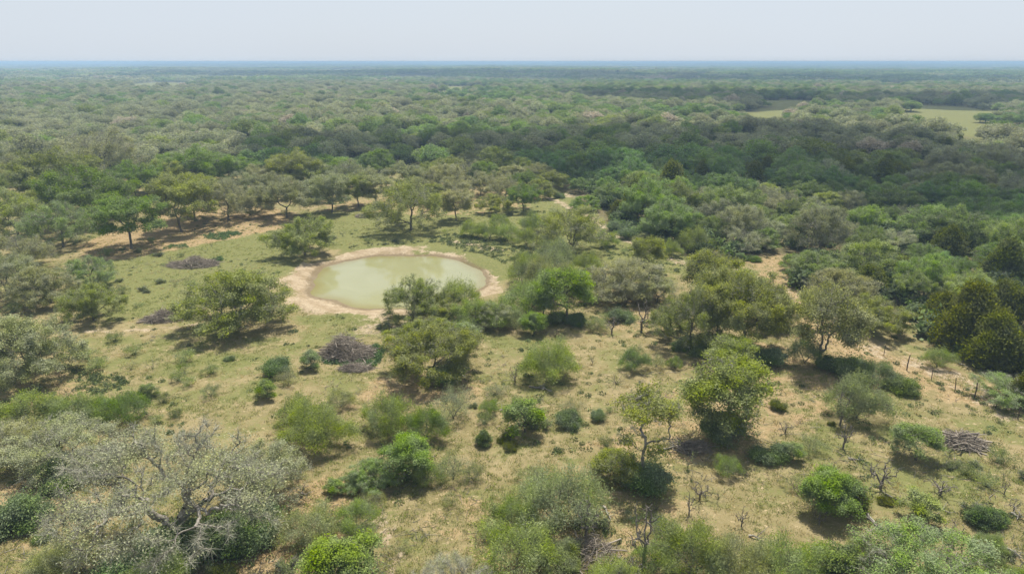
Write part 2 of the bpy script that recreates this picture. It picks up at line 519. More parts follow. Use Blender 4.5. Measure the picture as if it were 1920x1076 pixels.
def wood_mat(name, dark, light, scale=6.0):
    m, nt, N, Lk = new_mat(name)
    out = N.new('ShaderNodeOutputMaterial')
    tc = N.new('ShaderNodeTexCoord'); no = N.new('ShaderNodeTexNoise'); no.inputs['Scale'].default_value = scale; no.inputs['Detail'].default_value = 3
    tn = N.new('ShaderNodeAttribute'); tn.attribute_name = 'tone'
    ad = N.new('ShaderNodeMath'); ad.operation = 'ADD'
    mu = N.new('ShaderNodeMath'); mu.operation = 'MULTIPLY_ADD'; mu.inputs[1].default_value = 1.0; mu.inputs[2].default_value = -.5
    mx = N.new('ShaderNodeMixRGB'); mx.inputs['Color1'].default_value = (*dark, 1); mx.inputs['Color2'].default_value = (*light, 1)
    Lk.new(tc.outputs['Object'], no.inputs['Vector']); Lk.new(no.outputs['Fac'], ad.inputs[0]); Lk.new(tn.outputs['Fac'], ad.inputs[1])
    Lk.new(ad.outputs[0], mu.inputs[0]); mu.use_clamp = True
    Lk.new(mu.outputs[0], mx.inputs['Fac'])
    d = N.new('ShaderNodeBsdfDiffuse'); Lk.new(mx.outputs[0], d.inputs['Color']); Lk.new(d.outputs[0], out.inputs['Surface'])
    return m

LEAF = leaf_mat('leaf')
LEAF_FAR = leaf_mat('leaf_woods', True)
BARK = wood_mat('bark', (.06, .052, .042), (.22, .20, .165))
LICHEN = wood_mat('lichen_twigs', (.17, .162, .118), (.37, .36, .275), 2.0)
PALEBARK = wood_mat('weathered_wood', (.12, .105, .085), (.36, .33, .28))
SNAGBARK = wood_mat('dead_wood', (.06, .05, .04), (.25, .22, .185))
PILEWOOD = wood_mat('cut_brush', (.11, .09, .07), (.36, .31, .25), 1.5)
POSTWOOD = wood_mat('post_wood', (.06, .045, .035), (.16, .13, .10), 3.)

def ground_mat():
    m, nt, N, Lk = new_mat('ground')
    out = N.new('ShaderNodeOutputMaterial')
    geo = N.new('ShaderNodeNewGeometry')
    def noise(scale, detail=4, rough=.55, stretch=None, dist=0.):
        n = N.new('ShaderNodeTexNoise'); n.inputs['Scale'].default_value = scale; n.inputs['Detail'].default_value = detail
        n.inputs['Roughness'].default_value = rough; n.inputs['Distortion'].default_value = dist
        if stretch:
            mp = N.new('ShaderNodeMapping'); mp.inputs['Scale'].default_value = stretch
            mp.inputs['Rotation'].default_value = (0, 0, .5)
            Lk.new(geo.outputs['Position'], mp.inputs['Vector']); Lk.new(mp.outputs[0], n.inputs['Vector'])
        else:
            Lk.new(geo.outputs['Position'], n.inputs['Vector'])
        return n.outputs['Fac']
    def ramp(v, a, b, lo=0., hi=1.):
        r = N.new('ShaderNodeMapRange'); r.interpolation_type = 'SMOOTHSTEP'
        r.inputs['From Min'].default_value = a; r.inputs['From Max'].default_value = b
        r.inputs['To Min'].default_value = lo; r.inputs['To Max'].default_value = hi
        Lk.new(v, r.inputs['Value']); return r.outputs[0]
    def mix(f, a, b):
        x = N.new('ShaderNodeMixRGB')
        if isinstance(f, float): x.inputs['Fac'].default_value = f
        else: Lk.new(f, x.inputs['Fac'])
        for k, c in ((1, a), (2, b)):
            if isinstance(c, tuple): x.inputs[k].default_value = (*c, 1)
            else: Lk.new(c, x.inputs[k])
        return x.outputs[0]
    def math_(op, a, b):
        x = N.new('ShaderNodeMath'); x.operation = op
        for k, c in ((0, a), (1, b)):
            if isinstance(c, float): x.inputs[k].default_value = c
            else: Lk.new(c, x.inputs[k])
        return x.outputs[0]
    z1 = N.new('ShaderNodeAttribute'); z1.attribute_name = 'zone'
    sp = N.new('ShaderNodeSeparateColor'); Lk.new(z1.outputs['Color'], sp.inputs[0])
    soil, lush, bare = sp.outputs[0], sp.outputs[1], sp.outputs[2]
    z2 = N.new('ShaderNodeAttribute'); z2.attribute_name = 'shore'; shore = z2.outputs['Fac']
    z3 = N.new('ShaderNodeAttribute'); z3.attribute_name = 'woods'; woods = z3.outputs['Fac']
    n_big = noise(.09, 4); n_mid = noise(.45, 6, .62); n_fine = noise(2.6, 6, .7); n_patch = noise(.22, 5, .6)
    n_speck = noise(1.15, 3, .6, (1, 1.8, 1)); n_grit = noise(9., 4, .7)
    # thin dry grass with soil showing through
    dry = mix(ramp(n_mid, .38, .62), (.188, .156, .070), (.268, .214, .112))
    green = mix(ramp(n_fine, .35, .65), (.112, .130, .036), (.168, .166, .058))
    k = math_('ADD', math_('MULTIPLY', lush, 1.0), ramp(n_patch, .32, .68, -.28, .50))
    k2 = math_('ADD', k, ramp(n_fine, .3, .7, -.25, .25))
    c = mix(ramp(k2, .16, .80), dry, green)
    # reddish soil and leaf litter
    sand = mix(ramp(n_fine, .35, .65), (.240, .162, .082), (.35, .255, .138))
    s1 = math_('ADD', soil, ramp(n_mid, .3, .7, -.30, .30))
    s2 = math_('ADD', s1, ramp(n_fine, .3, .7, -.18, .18))
    c = mix(ramp(s2, .35, .70), c, sand)
    # small bare scrapes of pale soil
    sk = math_('SUBTRACT', ramp(n_speck, .60, .68), math_('MULTIPLY', lush, .45))
    sk2 = math_('MULTIPLY', ramp(sk, 0.1, .9), ramp(n_big, .35, .6, .45, 1.))
    c = mix(sk2, c, (.40, .31, .185))
    # darker weeds
    wd = noise(1.7, 4, .65, (1, 1.6, 1))
    c = mix(math_('MULTIPLY', ramp(wd, .60, .70), .55), c, (.07, .082, .024))
    # bare pale ground: bank, tracks
    pale = mix(ramp(n_fine, .3, .7), (.28, .21, .135), (.46, .375, .265))
    b1 = math_('ADD', bare, ramp(n_mid, .3, .7, -.34, .34))
    b2 = math_('ADD', b1, ramp(n_fine, .3, .7, -.22, .22))
    pale = mix(ramp(n_mid, .36, .62, .75, 0.), pale, (.235, .168, .100))
    c = mix(ramp(b2, .42, .74), c, pale)
    # damp rim
    sh = math_('ADD', shore, ramp(n_fine, .3, .7, -.25, .25))
    c = mix(ramp(sh, .25, .95, .75, 0.), c, (.125, .090, .052))
    # floor of the woods
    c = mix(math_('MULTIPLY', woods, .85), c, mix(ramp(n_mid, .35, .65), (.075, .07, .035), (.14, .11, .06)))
    # far fields
    c = mix(.35, c, mix(ramp(n_grit, .3, .7), (.15, .13, .06), c))
    bs = N.new('ShaderNodeBsdfPrincipled'); bs.inputs['Roughness'].default_value = .95; bs.inputs['Specular IOR Level'].default_value = .1
    bm = N.new('ShaderNodeBump'); bm.inputs['Strength'].default_value = .55; bm.inputs['Distance'].default_value = .12
    h = math_('ADD', n_fine, math_('MULTIPLY', n_grit, .5))
    Lk.new(h, bm.inputs['Height']); Lk.new(bm.outputs[0], bs.inputs['Normal'])
    Lk.new(c, bs.inputs['Base Color']); Lk.new(bs.outputs[0], out.inputs['Surface'])
    return m

def water_mat():
    m, nt, N, Lk = new_mat('pond_water')
    out = N.new('ShaderNodeOutputMaterial')
    bs = N.new('ShaderNodeBsdfPrincipled')
    z2 = N.new('ShaderNodeAttribute'); z2.attribute_name = 'shore'
    geo = N.new('ShaderNodeNewGeometry')
    no = N.new('ShaderNodeTexNoise'); no.inputs['Scale'].default_value = .16; no.inputs['Detail'].default_value = 4; no.inputs['Distortion'].default_value = .8
    Lk.new(geo.outputs['Position'], no.inputs['Vector'])
    r1 = N.new('ShaderNodeMapRange'); r1.inputs['From Min'].default_value = .35; r1.inputs['From Max'].default_value = .65
    Lk.new(no.outputs['Fac'], r1.inputs['Value'])
    mx = N.new('ShaderNodeMixRGB'); mx.inputs['Color1'].default_value = (.225, .222, .108, 1); mx.inputs['Color2'].default_value = (.246, .242, .126, 1)
    Lk.new(r1.outputs[0], mx.inputs['Fac'])
    r2 = N.new('ShaderNodeMapRange'); r2.inputs['From Min'].default_value = -2.6; r2.inputs['From Max'].default_value = -.1
    r2.inputs['To Min'].default_value = 0; r2.inputs['To Max'].default_value = .8; r2.interpolation_type = 'SMOOTHSTEP'
    Lk.new(z2.outputs['Fac'], r2.inputs['Value'])
    mx2 = N.new('ShaderNodeMixRGB'); mx2.inputs['Color2'].default_value = (.20, .17, .065, 1)
    Lk.new(r2.outputs[0], mx2.inputs['Fac']); Lk.new(mx.outputs[0], mx2.inputs['Color1'])
    Lk.new(mx2.outputs[0], bs.inputs['Base Color'])
    bs.inputs['Roughness'].default_value = .02
    bs.inputs['IOR'].default_value = 1.4
    rp = N.new('ShaderNodeTexNoise'); rp.inputs['Scale'].default_value = 1.3; rp.inputs['Detail'].default_value = 3
    mp = N.new('ShaderNodeMapping'); mp.inputs['Scale'].default_value = (1, 2.2, 1)
    Lk.new(geo.outputs['Position'], mp.inputs['Vector']); Lk.new(mp.outputs[0], rp.inputs['Vector'])
    bm = N.new('ShaderNodeBump'); bm.inputs['Strength'].default_value = .025; bm.inputs['Distance'].default_value = .1
    Lk.new(rp.outputs['Fac'], bm.inputs['Height']); Lk.new(bm.outputs[0], bs.inputs['Normal'])
    Lk.new(bs.outputs[0], out.inputs['Surface'])
    return m

# ------------------------------------------------------------------ the lie of the land
POND_Z = -.55
POND = poly_world([(576, 532), (584, 514), (602, 500), (640, 489), (690, 482), (750, 479), (810, 480), (855, 486), (892, 496),
                   (914, 510), (918, 524), (905, 540), (880, 556), (840, 570), (790, 579), (740, 582), (690, 580), (645, 573), (605, 560), (584, 547)], POND_Z)


CLEAR_EDGE = [(-200, 350), (0, 350), (150, 345), (230, 340), (360, 328), (450, 330), (600, 328), (700, 322), (760, 318), (820, 322), (900, 326),
              (1000, 332), (1050, 352), (1085, 375), (1150, 425), (1200, 452), (1260, 470), (1310, 478), (1400, 484), (1455, 480),
              (1500, 520), (1540, 575), (1590, 605), (1660, 610), (1700, 590), (1740, 610), (1790, 665), (1860, 720), (1920, 760), (2200, 900)]
CE = np.array(CLEAR_EDGE, float)
HOLES_PX = [[(790, 162), (820, 160), (860, 160), (905, 162), (900, 165), (870, 167), (820, 167)],
            [(1400, 192), (1450, 188), (1545, 190), (1530, 198), (1480, 202), (1440, 208), (1405, 212)],
            [(1680, 194), (1760, 200), (1850, 206), (1900, 214), (1895, 228), (1850, 243), (1800, 240), (1750, 226), (1700, 205)],
            [(1640, 150), (1700, 149), (1705, 152), (1650, 154)],
            [(225, 153), (300, 150), (372, 151), (370, 156), (290, 157), (230, 158)],
            [(20, 134), (60, 132), (90, 134), (60, 138)],
            [(600, 131), (680, 129), (690, 131), (620, 133)],
            [(180, 326), (250, 318), (330, 308), (362, 312), (300, 326), (230, 338)],
            [(735, 292), (780, 278), (810, 280), (790, 300), (750, 305)],
            [(860, 283), (885, 282), (890, 290), (865, 292)]]
def hole_world(h):
    cy_ = sum(q[1] for q in h) / len(h)
    return np.array([ground_at(a, b, 7.5 if b > cy_ else 0.)[:2] for a, b in h])
HOLES = [hole_world(h) for h in HOLES_PX]

def in_woods(X, Y):
    px, py, dep = seen_at(X, Y)
    edge = np.interp(px, CE[:, 0], CE[:, 1])
    w = (py < edge) & (Y > 20)
    P = np.stack([np.asarray(X, float).ravel(), np.asarray(Y, float).ravel()], 1)
    wob = (vnoise(X, Y, 26., 51) - .5) * 44 * sstep(150, 420, np.hypot(X, Y)) + (vnoise(X, Y, 9., 52) - .5) * 8
    for h in HOLES:
        w &= ((signed_dist(P, h)).reshape(w.shape) + wob > 0)
    return w

def land(X, Y):
    X = np.asarray(X, float); Y = np.asarray(Y, float)
    P = np.stack([X.ravel(), Y.ravel()], 1)
    z = (vnoise(X, Y, 9.) - .5) * .30 + (vnoise(X, Y, 2.3, 3) - .5) * .09
    far = sstep(420, 1500, np.hypot(X, Y))
    z = z + far * ((vnoise(X, Y, 620., 1) - .5) * 9 + (vnoise(X, Y, 1900., 2) - .5) * 12 - 1.0)
    near = (np.abs(X) < 80) & (Y > 40) & (Y < 170)
    sdv = np.full(P.shape[0], 50.)
    m = near.ravel()
    if m.any(): sdv[m] = signed_dist(P[m], POND)
    sdv = sdv.reshape(X.shape)
    sdv = sdv + np.where(sdv < 30, (vnoise(X, Y, 5.5, 71) - .5) * 1.9 + (vnoise(X, Y, 1.8, 72) - .5) * .7, 0)
    bowl = np.clip(POND_Z + .05 + .16 * sdv + .02 * np.clip(sdv, 0, 9) ** 1.2, -1.6, 0)
    w = sstep(6.5, 2.0, sdv) if False else 1 - sstep(2.0, 6.5, sdv)
    z = z * (1 - w) + (bowl + .35 * z) * w
    # low dam on the far right of the pond
    berm = np.exp(-((sdv - 7.) / 3.0) ** 2) * sstep(-6, 14, X) * .55
    return z + np.where(sdv < 40, berm, 0), sdv

def land1(x, y):
    return float(land(np.array([x]), np.array([y]))[0][0])

def axis(lo_far, lo, hi, hi_far, st, gr=1.10):
    c = list(np.arange(lo, hi, st))
    s_, v = st, c[-1]
    up = []
    while v < hi_far: s_ *= gr; v += s_; up.append(v)
    s_, v = st, c[0]; dn = []
    while v > lo_far: s_ *= gr; v -= s_; dn.append(v)
    return np.array(dn[::-1] + c + up)

def px_zone(P, pts, soft):
    return 1 - sstep(-soft, soft, signed_dist(P, poly_world(pts)))

def build_ground():
    xs = axis(-12500, -95, 95, 12500, .85); ys = axis(-1500, 24, 150, 12500, .85)
    X, Y = np.meshgrid(xs, ys)
    Z, sd_ = land(X, Y)
    n, m = X.shape
    V = np.stack([X, Y, Z], 2).reshape(-1, 3)
    i = np.arange(n * m).reshape(n, m)
    Fc = np.stack([i[:-1, :-1], i[:-1, 1:], i[1:, 1:], i[1:, :-1]], 2).reshape(-1, 4)
    g = Geo(); g.add(V, Fc, None, 0, True)
    me = g.mesh('ground', [ground_mat()])
    P = V[:, :2].astype(float)
    near = (np.abs(P[:, 0]) < 260) & (P[:, 1] < 420) & (P[:, 1] > 0)
    Q = P[near]
    soil = np.zeros(len(P)); lush = np.full(len(P), 1.05); bare = np.zeros(len(P))
    s = np.zeros(len(Q))
    for pts, amt, soft in [
        ([(150, 462), (230, 425), (330, 388), (490, 380), (545, 400), (530, 428), (440, 446), (350, 464), (250, 484), (165, 492)], 1.15, 2.0),
        ([(560, 378), (700, 372), (760, 350), (1000, 350), (1060, 360), (980, 395), (800, 410), (640, 400)], .52, 3.),
        ([(1390, 480), (1490, 470), (1530, 540), (1620, 640), (1800, 690), (1950, 790), (1850, 770), (1700, 740), (1600, 700), (1500, 690), (1480, 600), (1440, 540)], .72, 2.5),
        ([(560, 900), (640, 880), (700, 930), (650, 1000), (560, 1080), (360, 1100), (300, 1060), (480, 1000)], .95, 2.),
        ([(700, 700), (900, 690), (910, 740), (760, 790), (650, 760)], .62, 2.),
        ([(1230, 620), (1500, 640), (1640, 700), (1640, 760), (1400, 860), (1230, 900), (1100, 900), (1060, 820), (1200, 760), (1300, 700)], .50, 3.),
        ([(1100, 500), (1260, 500), (1280, 640), (1120, 640)], .48, 3.),
        ([(820, 900), (1100, 880), (1300, 930), (1300, 1100), (820, 1100), (760, 980)], .42, 3.),
        ([(0, 700), (200, 690), (180, 740), (0, 770)], .5, 3.),
        ([(-60, 840), (260, 860), (230, 1000), (-60, 1090)], .5, 3.)]:
        s = np.maximum(s, px_zone(Q, pts, soft) * amt)
    soil[near] = s
    l = .17 + .9 * sstep(175, 215, Q[:, 1])
    for pts, amt, soft in [
        ([(180, 480), (420, 440), (540, 430), (560, 500), (420, 570), (200, 600), (120, 560)], 1.1, 3.),
        ([(560, 400), (720, 385), (1050, 350), (1150, 430), (1350, 500), (1200, 540), (930, 520), (640, 470), (560, 460)], .95, 3.),
        ([(560, 590), (740, 590), (720, 640), (560, 640)], .75, 2.),
        ([(150, 620), (560, 620), (700, 740), (350, 760), (100, 740)], .42, 4.),
        ([(1500, 740), (1900, 800), (1950, 1000), (1700, 1000), (1450, 900)], .46, 4.),
        ([(900, 620), (1100, 620), (1050, 760), (880, 720)], .5, 3.)]:
        l = np.maximum(l, px_zone(Q, pts, soft) * amt)
    lush[near] = l
    b = np.zeros(len(Q))
    sdq = sd_.ravel()[near]
    wb = 3.0 + 4.2 * (vnoise(Q[:, 0], Q[:, 1], 5., 8) - .5) + 1.4 * (1 - sstep(-22, -6, Q[:, 0])) - 1.9 * sstep(2, 14, Q[:, 0]) - 1.9 * sstep(90, 99, Q[:, 1])
    b = np.maximum(b, (1 - sstep(wb - 1.2, wb + 1.2, sdq)) * 1.0)
    for pts, w_, amt in [
        ([(1030, 372), (1075, 392), (1120, 418), (1180, 452), (1230, 478), (1300, 500)], 1.1, .75),
        ([(1180, 435), (1240, 458), (1310, 486), (1380, 490)], .8, .9),
        ([(1040, 362), (1075, 368)], 2.2, .8),
        ([(845, 452), (890, 460), (945, 472)], .55, .95),
        ([(900, 464), (925, 468)], 1.2, 1.0),
        ([(370, 608), (260, 618), (130, 626)], .32, .8),
        ([(705, 950), (722, 1000), (738, 1076)], .40, .95),
        ([(1500, 535), (1500, 575)], 2.6, .5),
        ([(1640, 655), (1740, 690), (1830, 735), (1935, 800)], 1.8, .55),
        ([(690, 615), (720, 608)], 3., .55),
        ([(1750, 697), (1782, 703)], 1.2, .8)]:
        b = np.maximum(b, (1 - sstep(w_ * .5, w_ * 1.6, line_dist(Q, poly_world(pts)))) * amt)
    bare[near] = b
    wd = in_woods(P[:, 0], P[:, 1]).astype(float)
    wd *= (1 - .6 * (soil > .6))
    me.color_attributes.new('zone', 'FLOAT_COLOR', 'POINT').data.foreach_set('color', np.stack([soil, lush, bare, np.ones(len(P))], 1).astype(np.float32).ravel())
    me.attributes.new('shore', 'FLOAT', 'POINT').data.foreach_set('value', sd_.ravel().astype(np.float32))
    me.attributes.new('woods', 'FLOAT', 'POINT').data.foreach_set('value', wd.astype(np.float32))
    o = bpy.data.objects.new('ground', me); COL.objects.link(o); o['kind'] = 'structure'
    o['label'] = 'dry grassy ground with patches of sandy soil'
    # water
    x0, y0 = POND.min(0) - 2; x1, y1 = POND.max(0) + 2
    xs = np.linspace(x0, x1, 90); ys = np.linspace(y0, y1, 90)
    X, Y = np.meshgrid(xs, ys); Pq = np.stack([X.ravel(), Y.ravel()], 1)
    d = land(Pq[:, 0], Pq[:, 1])[1]
    i = np.arange(8100).reshape(90, 90)
    Fc = np.stack([i[:-1, :-1], i[:-1, 1:], i[1:, 1:], i[1:, :-1]], 2).reshape(-1, 4)
    Fc = Fc[(d[Fc].min(1) < 1.2)]
    g = Geo(); g.add(np.stack([X.ravel(), Y.ravel(), np.full(8100, POND_Z)], 1), Fc)
    me = g.mesh('pond_water', [water_mat()])
    me.attributes.new('shore', 'FLOAT', 'POINT').data.foreach_set('value', d.astype(np.float32))
    o = bpy.data.objects.new('pond_water', me); COL.objects.link(o); o['kind'] = 'structure'
    o['label'] = 'still milky green water of the round stock pond'

build_ground()

# ------------------------------------------------------------------ prototypes (mesh data only)
def pair(gt, gl, wood=(BARK, LICHEN), leaf=LEAF):
    return (gt.mesh('trunk', list(wood)), gl.mesh('crown', [leaf]) if gl is not None and gl.n else None)

class Protos(dict):
    def __setitem__(s, k, v):
        out = []
        for tr, cr, nat in v:
            me = cr or tr
            co = np.empty(len(me.vertices) * 3, np.float32); me.vertices.foreach_get('co', co); co = co.reshape(-1, 3)
            w = [np.percentile(co[:, i], 98.5) - np.percentile(co[:, i], 1.5) for i in (0, 1)]
            out.append((tr, cr, float(sum(w) / 2) * 1.10))
        dict.__setitem__(s, k, out)
PROTO = Protos()
# name: list of (trunk mesh, crown mesh, natural width)
PROTO['oak'] = [pair(*grow_oak(11)) + (11.9,), pair(*grow_oak(12, K=22, H=5.6, z0=2.6, lr=.31)) + (11.9,), pair(*grow_oak(13, K=15, lr=.38, H=5.2)) + (11.9,)]
PROTO['tall'] = [pair(*grow_oak(21, R=4.6, H=5.4, z0=3.0, trunk=2.7, K=12, lr=.38, nat=700, nleaf=36000, ntwig=2500)) + (9.2,),
                 pair(*grow_oak(22, R=4.6, H=5.8, z0=2.6, trunk=2.2, K=13, lr=.38, nat=700, nleaf=36000, ntwig=2500, lean=.22)) + (9.2,)]
PROTO['grey'] = [pair(*grow_oak(31, nleaf=36000, ntwig=8000, tip=.018, bare=.12, lsize=.15, jitter=.38), wood=(BARK, LICHEN)) + (11.9,),
                 pair(*grow_oak(32, K=20, H=5.9, z0=1.6, nleaf=34000, ntwig=8000, tip=.018, bare=.15, lsize=.15, jitter=.42)) + (11.9,),
                 pair(*grow_oak(33, K=14, H=5.4, z0=1.3, nleaf=28000, ntwig=9000, tip=.018, bare=.2, lsize=.15, jitter=.45, lean=.35)) + (11.9,)]
PROTO['hero'] = [pair(*grow_oak(41, R=7.6, H=4.2, z0=3.1, trunk=2.2, K=20, lr=.26, nat=800, nleaf=22000, ntwig=17000, bare=.3, lsize=.12, tip=.030, jitter=.5, step=.36, spread=.42, expo=2.0), wood=(PALEBARK, LICHEN)) + (16.,)]
PROTO['post'] = [pair(*grow_oak(51, R=2.9, H=5.2, z0=3.2, trunk=3.4, K=12, lr=.40, nat=480, nleaf=9000, ntwig=5200, bare=.35, lsize=.16, step=.28, spread=.26), wood=(PALEBARK, LICHEN)) + (6.4,),
                 pair(*grow_oak(52, R=3.2, H=4.6, z0=2.2, trunk=2.2, K=14, lr=.40, nat=560, nleaf=24000, ntwig=3200, bare=.1, lsize=.16, step=.28, spread=.30)) + (7.0,),
                 pair(*grow_oak(53, R=3.0, H=5.6, z0=2.0, trunk=2.4, K=14, lr=.42, nat=560, nleaf=26000, ntwig=1000, lsize=.16, step=.28, spread=.34)) + (6.6,)]
PROTO['mesquite'] = [pair(*grow_mesquite(61)) + (6.3,), pair(*grow_mesquite(62, R=3.4, H=3.9, nst=5)) + (6.7,), pair(*grow_mesquite(63, R=3.0, H=4.0, nst=3, nleaf=21000)) + (5.9,)]
PROTO['wispy'] = [pair(*grow_mesquite(64, R=3.2, H=3.6, nst=5, nleaf=9500)) + (6.6,), pair(*grow_mesquite(65, R=2.8, H=3.4, nst=4, nleaf=7000)) + (5.8,)]
PROTO['bright'] = [pair(*grow_oak(71, R=2.6, H=3.0, z0=1.0, trunk=1.0, K=11, lr=.42, nat=420, nleaf=26000, ntwig=300, lsize=.13, step=.26, spread=.24)) + (5.6,)]
PROTO['bush'] = [pair(*grow_bush(81, nleaf=22000)) + (3.5,), pair(*grow_bush(82, K=18, H=2.3, nleaf=22000)) + (3.5,), pair(*grow_bush(83, K=12, H=2.9, R=1.8, nleaf=20000)) + (3.2,)]
PROTO['shrub'] = [pair(*grow_mesquite(84, R=1.2, H=1.5, nst=3, nat=120, nleaf=4200, lsize=.2, spread=.16, tip=.008)) + (2.5,)]
PROTO['sapling'] = [pair(*grow_oak(91, R=1.8, H=2.2, z0=1.2, trunk=1.0, K=8, lr=.45, nat=200, nleaf=9500, ntwig=300, lsize=.15, step=.24, spread=.24, tip=.012)) + (4.,)]
PROTO['juniper'] = [pair(*grow_juniper(101, R=2.5, H=5.0, nleaf=18000)) + (4.6,), pair(*grow_juniper(102, R=2.8, H=4.4, spires=3, nleaf=22000)) + (5.2,)]
PROTO['cedar'] = [pair(*grow_juniper(103, R=3.4, H=6.6, spires=5, nleaf=40000, lsize=.30)) + (7.4,)]
PROTO['brush'] = [pair(*grow_mesquite(111, R=3.0, H=3.0, nst=5, nleaf=2200, lsize=.4, spread=.22)[:1], None) + (6.2,)]
PROTO['snag'] = [(grow_snag(121 + k, R=r_, H=h_, n=n_).mesh('trunk', [SNAGBARK, SNAGBARK]), None, 2 * r_) for k, (r_, h_, n_) in enumerate([(1.1, 2.7, 50), (1.4, 2.2, 60), (.7, 2.6, 30)])]
TREE_TRIS = 0
# ------------------------------------------------------------------ planting
TINT = dict(ol=(.165, .185, .052), gy=(.200, .208, .098), gn=(.118, .165, .036), bg=(.140, .195, .042), yg=(.175, .198, .050),
            yb=(.190, .195, .075), dk=(.122, .165, .056), ph=(.205, .215, .122), dg=(.135, .175, .075), mq=(.175, .215, .060), mg=(.190, .210, .088),
            jn=(.105, .118, .018), lg=(.150, .195, .066), pg=(.215, .225, .115))
KIND = {'oak': ('live_oak', 'tree'), 'tall': ('live_oak', 'tree'), 'grey': ('live_oak', 'tree'), 'hero': ('live_oak', 'tree'),
        'post': ('post_oak', 'tree'), 'mesquite': ('mesquite_tree', 'tree'), 'wispy': ('mesquite_tree', 'tree'), 'bright': ('small_tree', 'tree'),
        'bush': ('round_bush', 'bush'), 'shrub': ('low_shrub', 'shrub'), 'sapling': ('small_tree', 'tree'), 'juniper': ('juniper_tree', 'tree'),
        'cedar': ('juniper_tree', 'tree'), 'brush': ('leafless_bush', 'bush'), 'snag': ('dead_tree', 'dead tree')}
GROUP = {'live_oak': 'oaks of the pasture', 'post_oak': 'upright oaks of the pasture', 'mesquite_tree': 'feathery mesquites', 'small_tree': 'small broadleaf trees',
         'round_bush': 'rounded bushes', 'low_shrub': 'low shrubs', 'juniper_tree': 'junipers', 'leafless_bush': 'bare twiggy bushes', 'dead_tree': 'dead leafless little trees'}
rnd = random.Random(7)
PLACED = []
COUNT = {}

def put(kind, var, X, Y, width, tint, hs=1.0, label='', group=None, rot=None, z=None, name=None):
    var_l = PROTO[kind]
    tr, cr, nat = var_l[var % len(var_l)]
    s = width / nat
    nm, cat = KIND[kind]
    nm = name or nm
    COUNT[nm] = COUNT.get(nm, 0) + 1
    e = bpy.data.objects.new(nm, None); COL.objects.link(e)
    e.empty_display_size = .3
    e.location = (X, Y, land1(X, Y) - .02 if z is None else z)
    e.rotation_euler = (rnd.uniform(-.03, .03), rnd.uniform(-.03, .03), rnd.uniform(0, 6.28) if rot is None else rot)
    e.scale = (s, s, s * hs)
    e['label'] = label; e['category'] = cat; e['group'] = group or GROUP[nm]
    t = bpy.data.objects.new('stems' if kind in ('mesquite', 'wispy', 'brush', 'bush', 'shrub', 'snag') else 'trunk', tr); COL.objects.link(t); t.parent = e
    if cr is not None:
        c = bpy.data.objects.new('foliage' if kind in ('bush', 'shrub') else 'crown', cr); COL.objects.link(c); c.parent = e
        j = rnd.uniform(.90, 1.10); q = rnd.uniform(-.05, .05)
        c.color = (tint[0] * j * (1 + q), tint[1] * j, tint[2] * j * (1 - q), 1)
    PLACED.append((X, Y, width * .5))
    return e

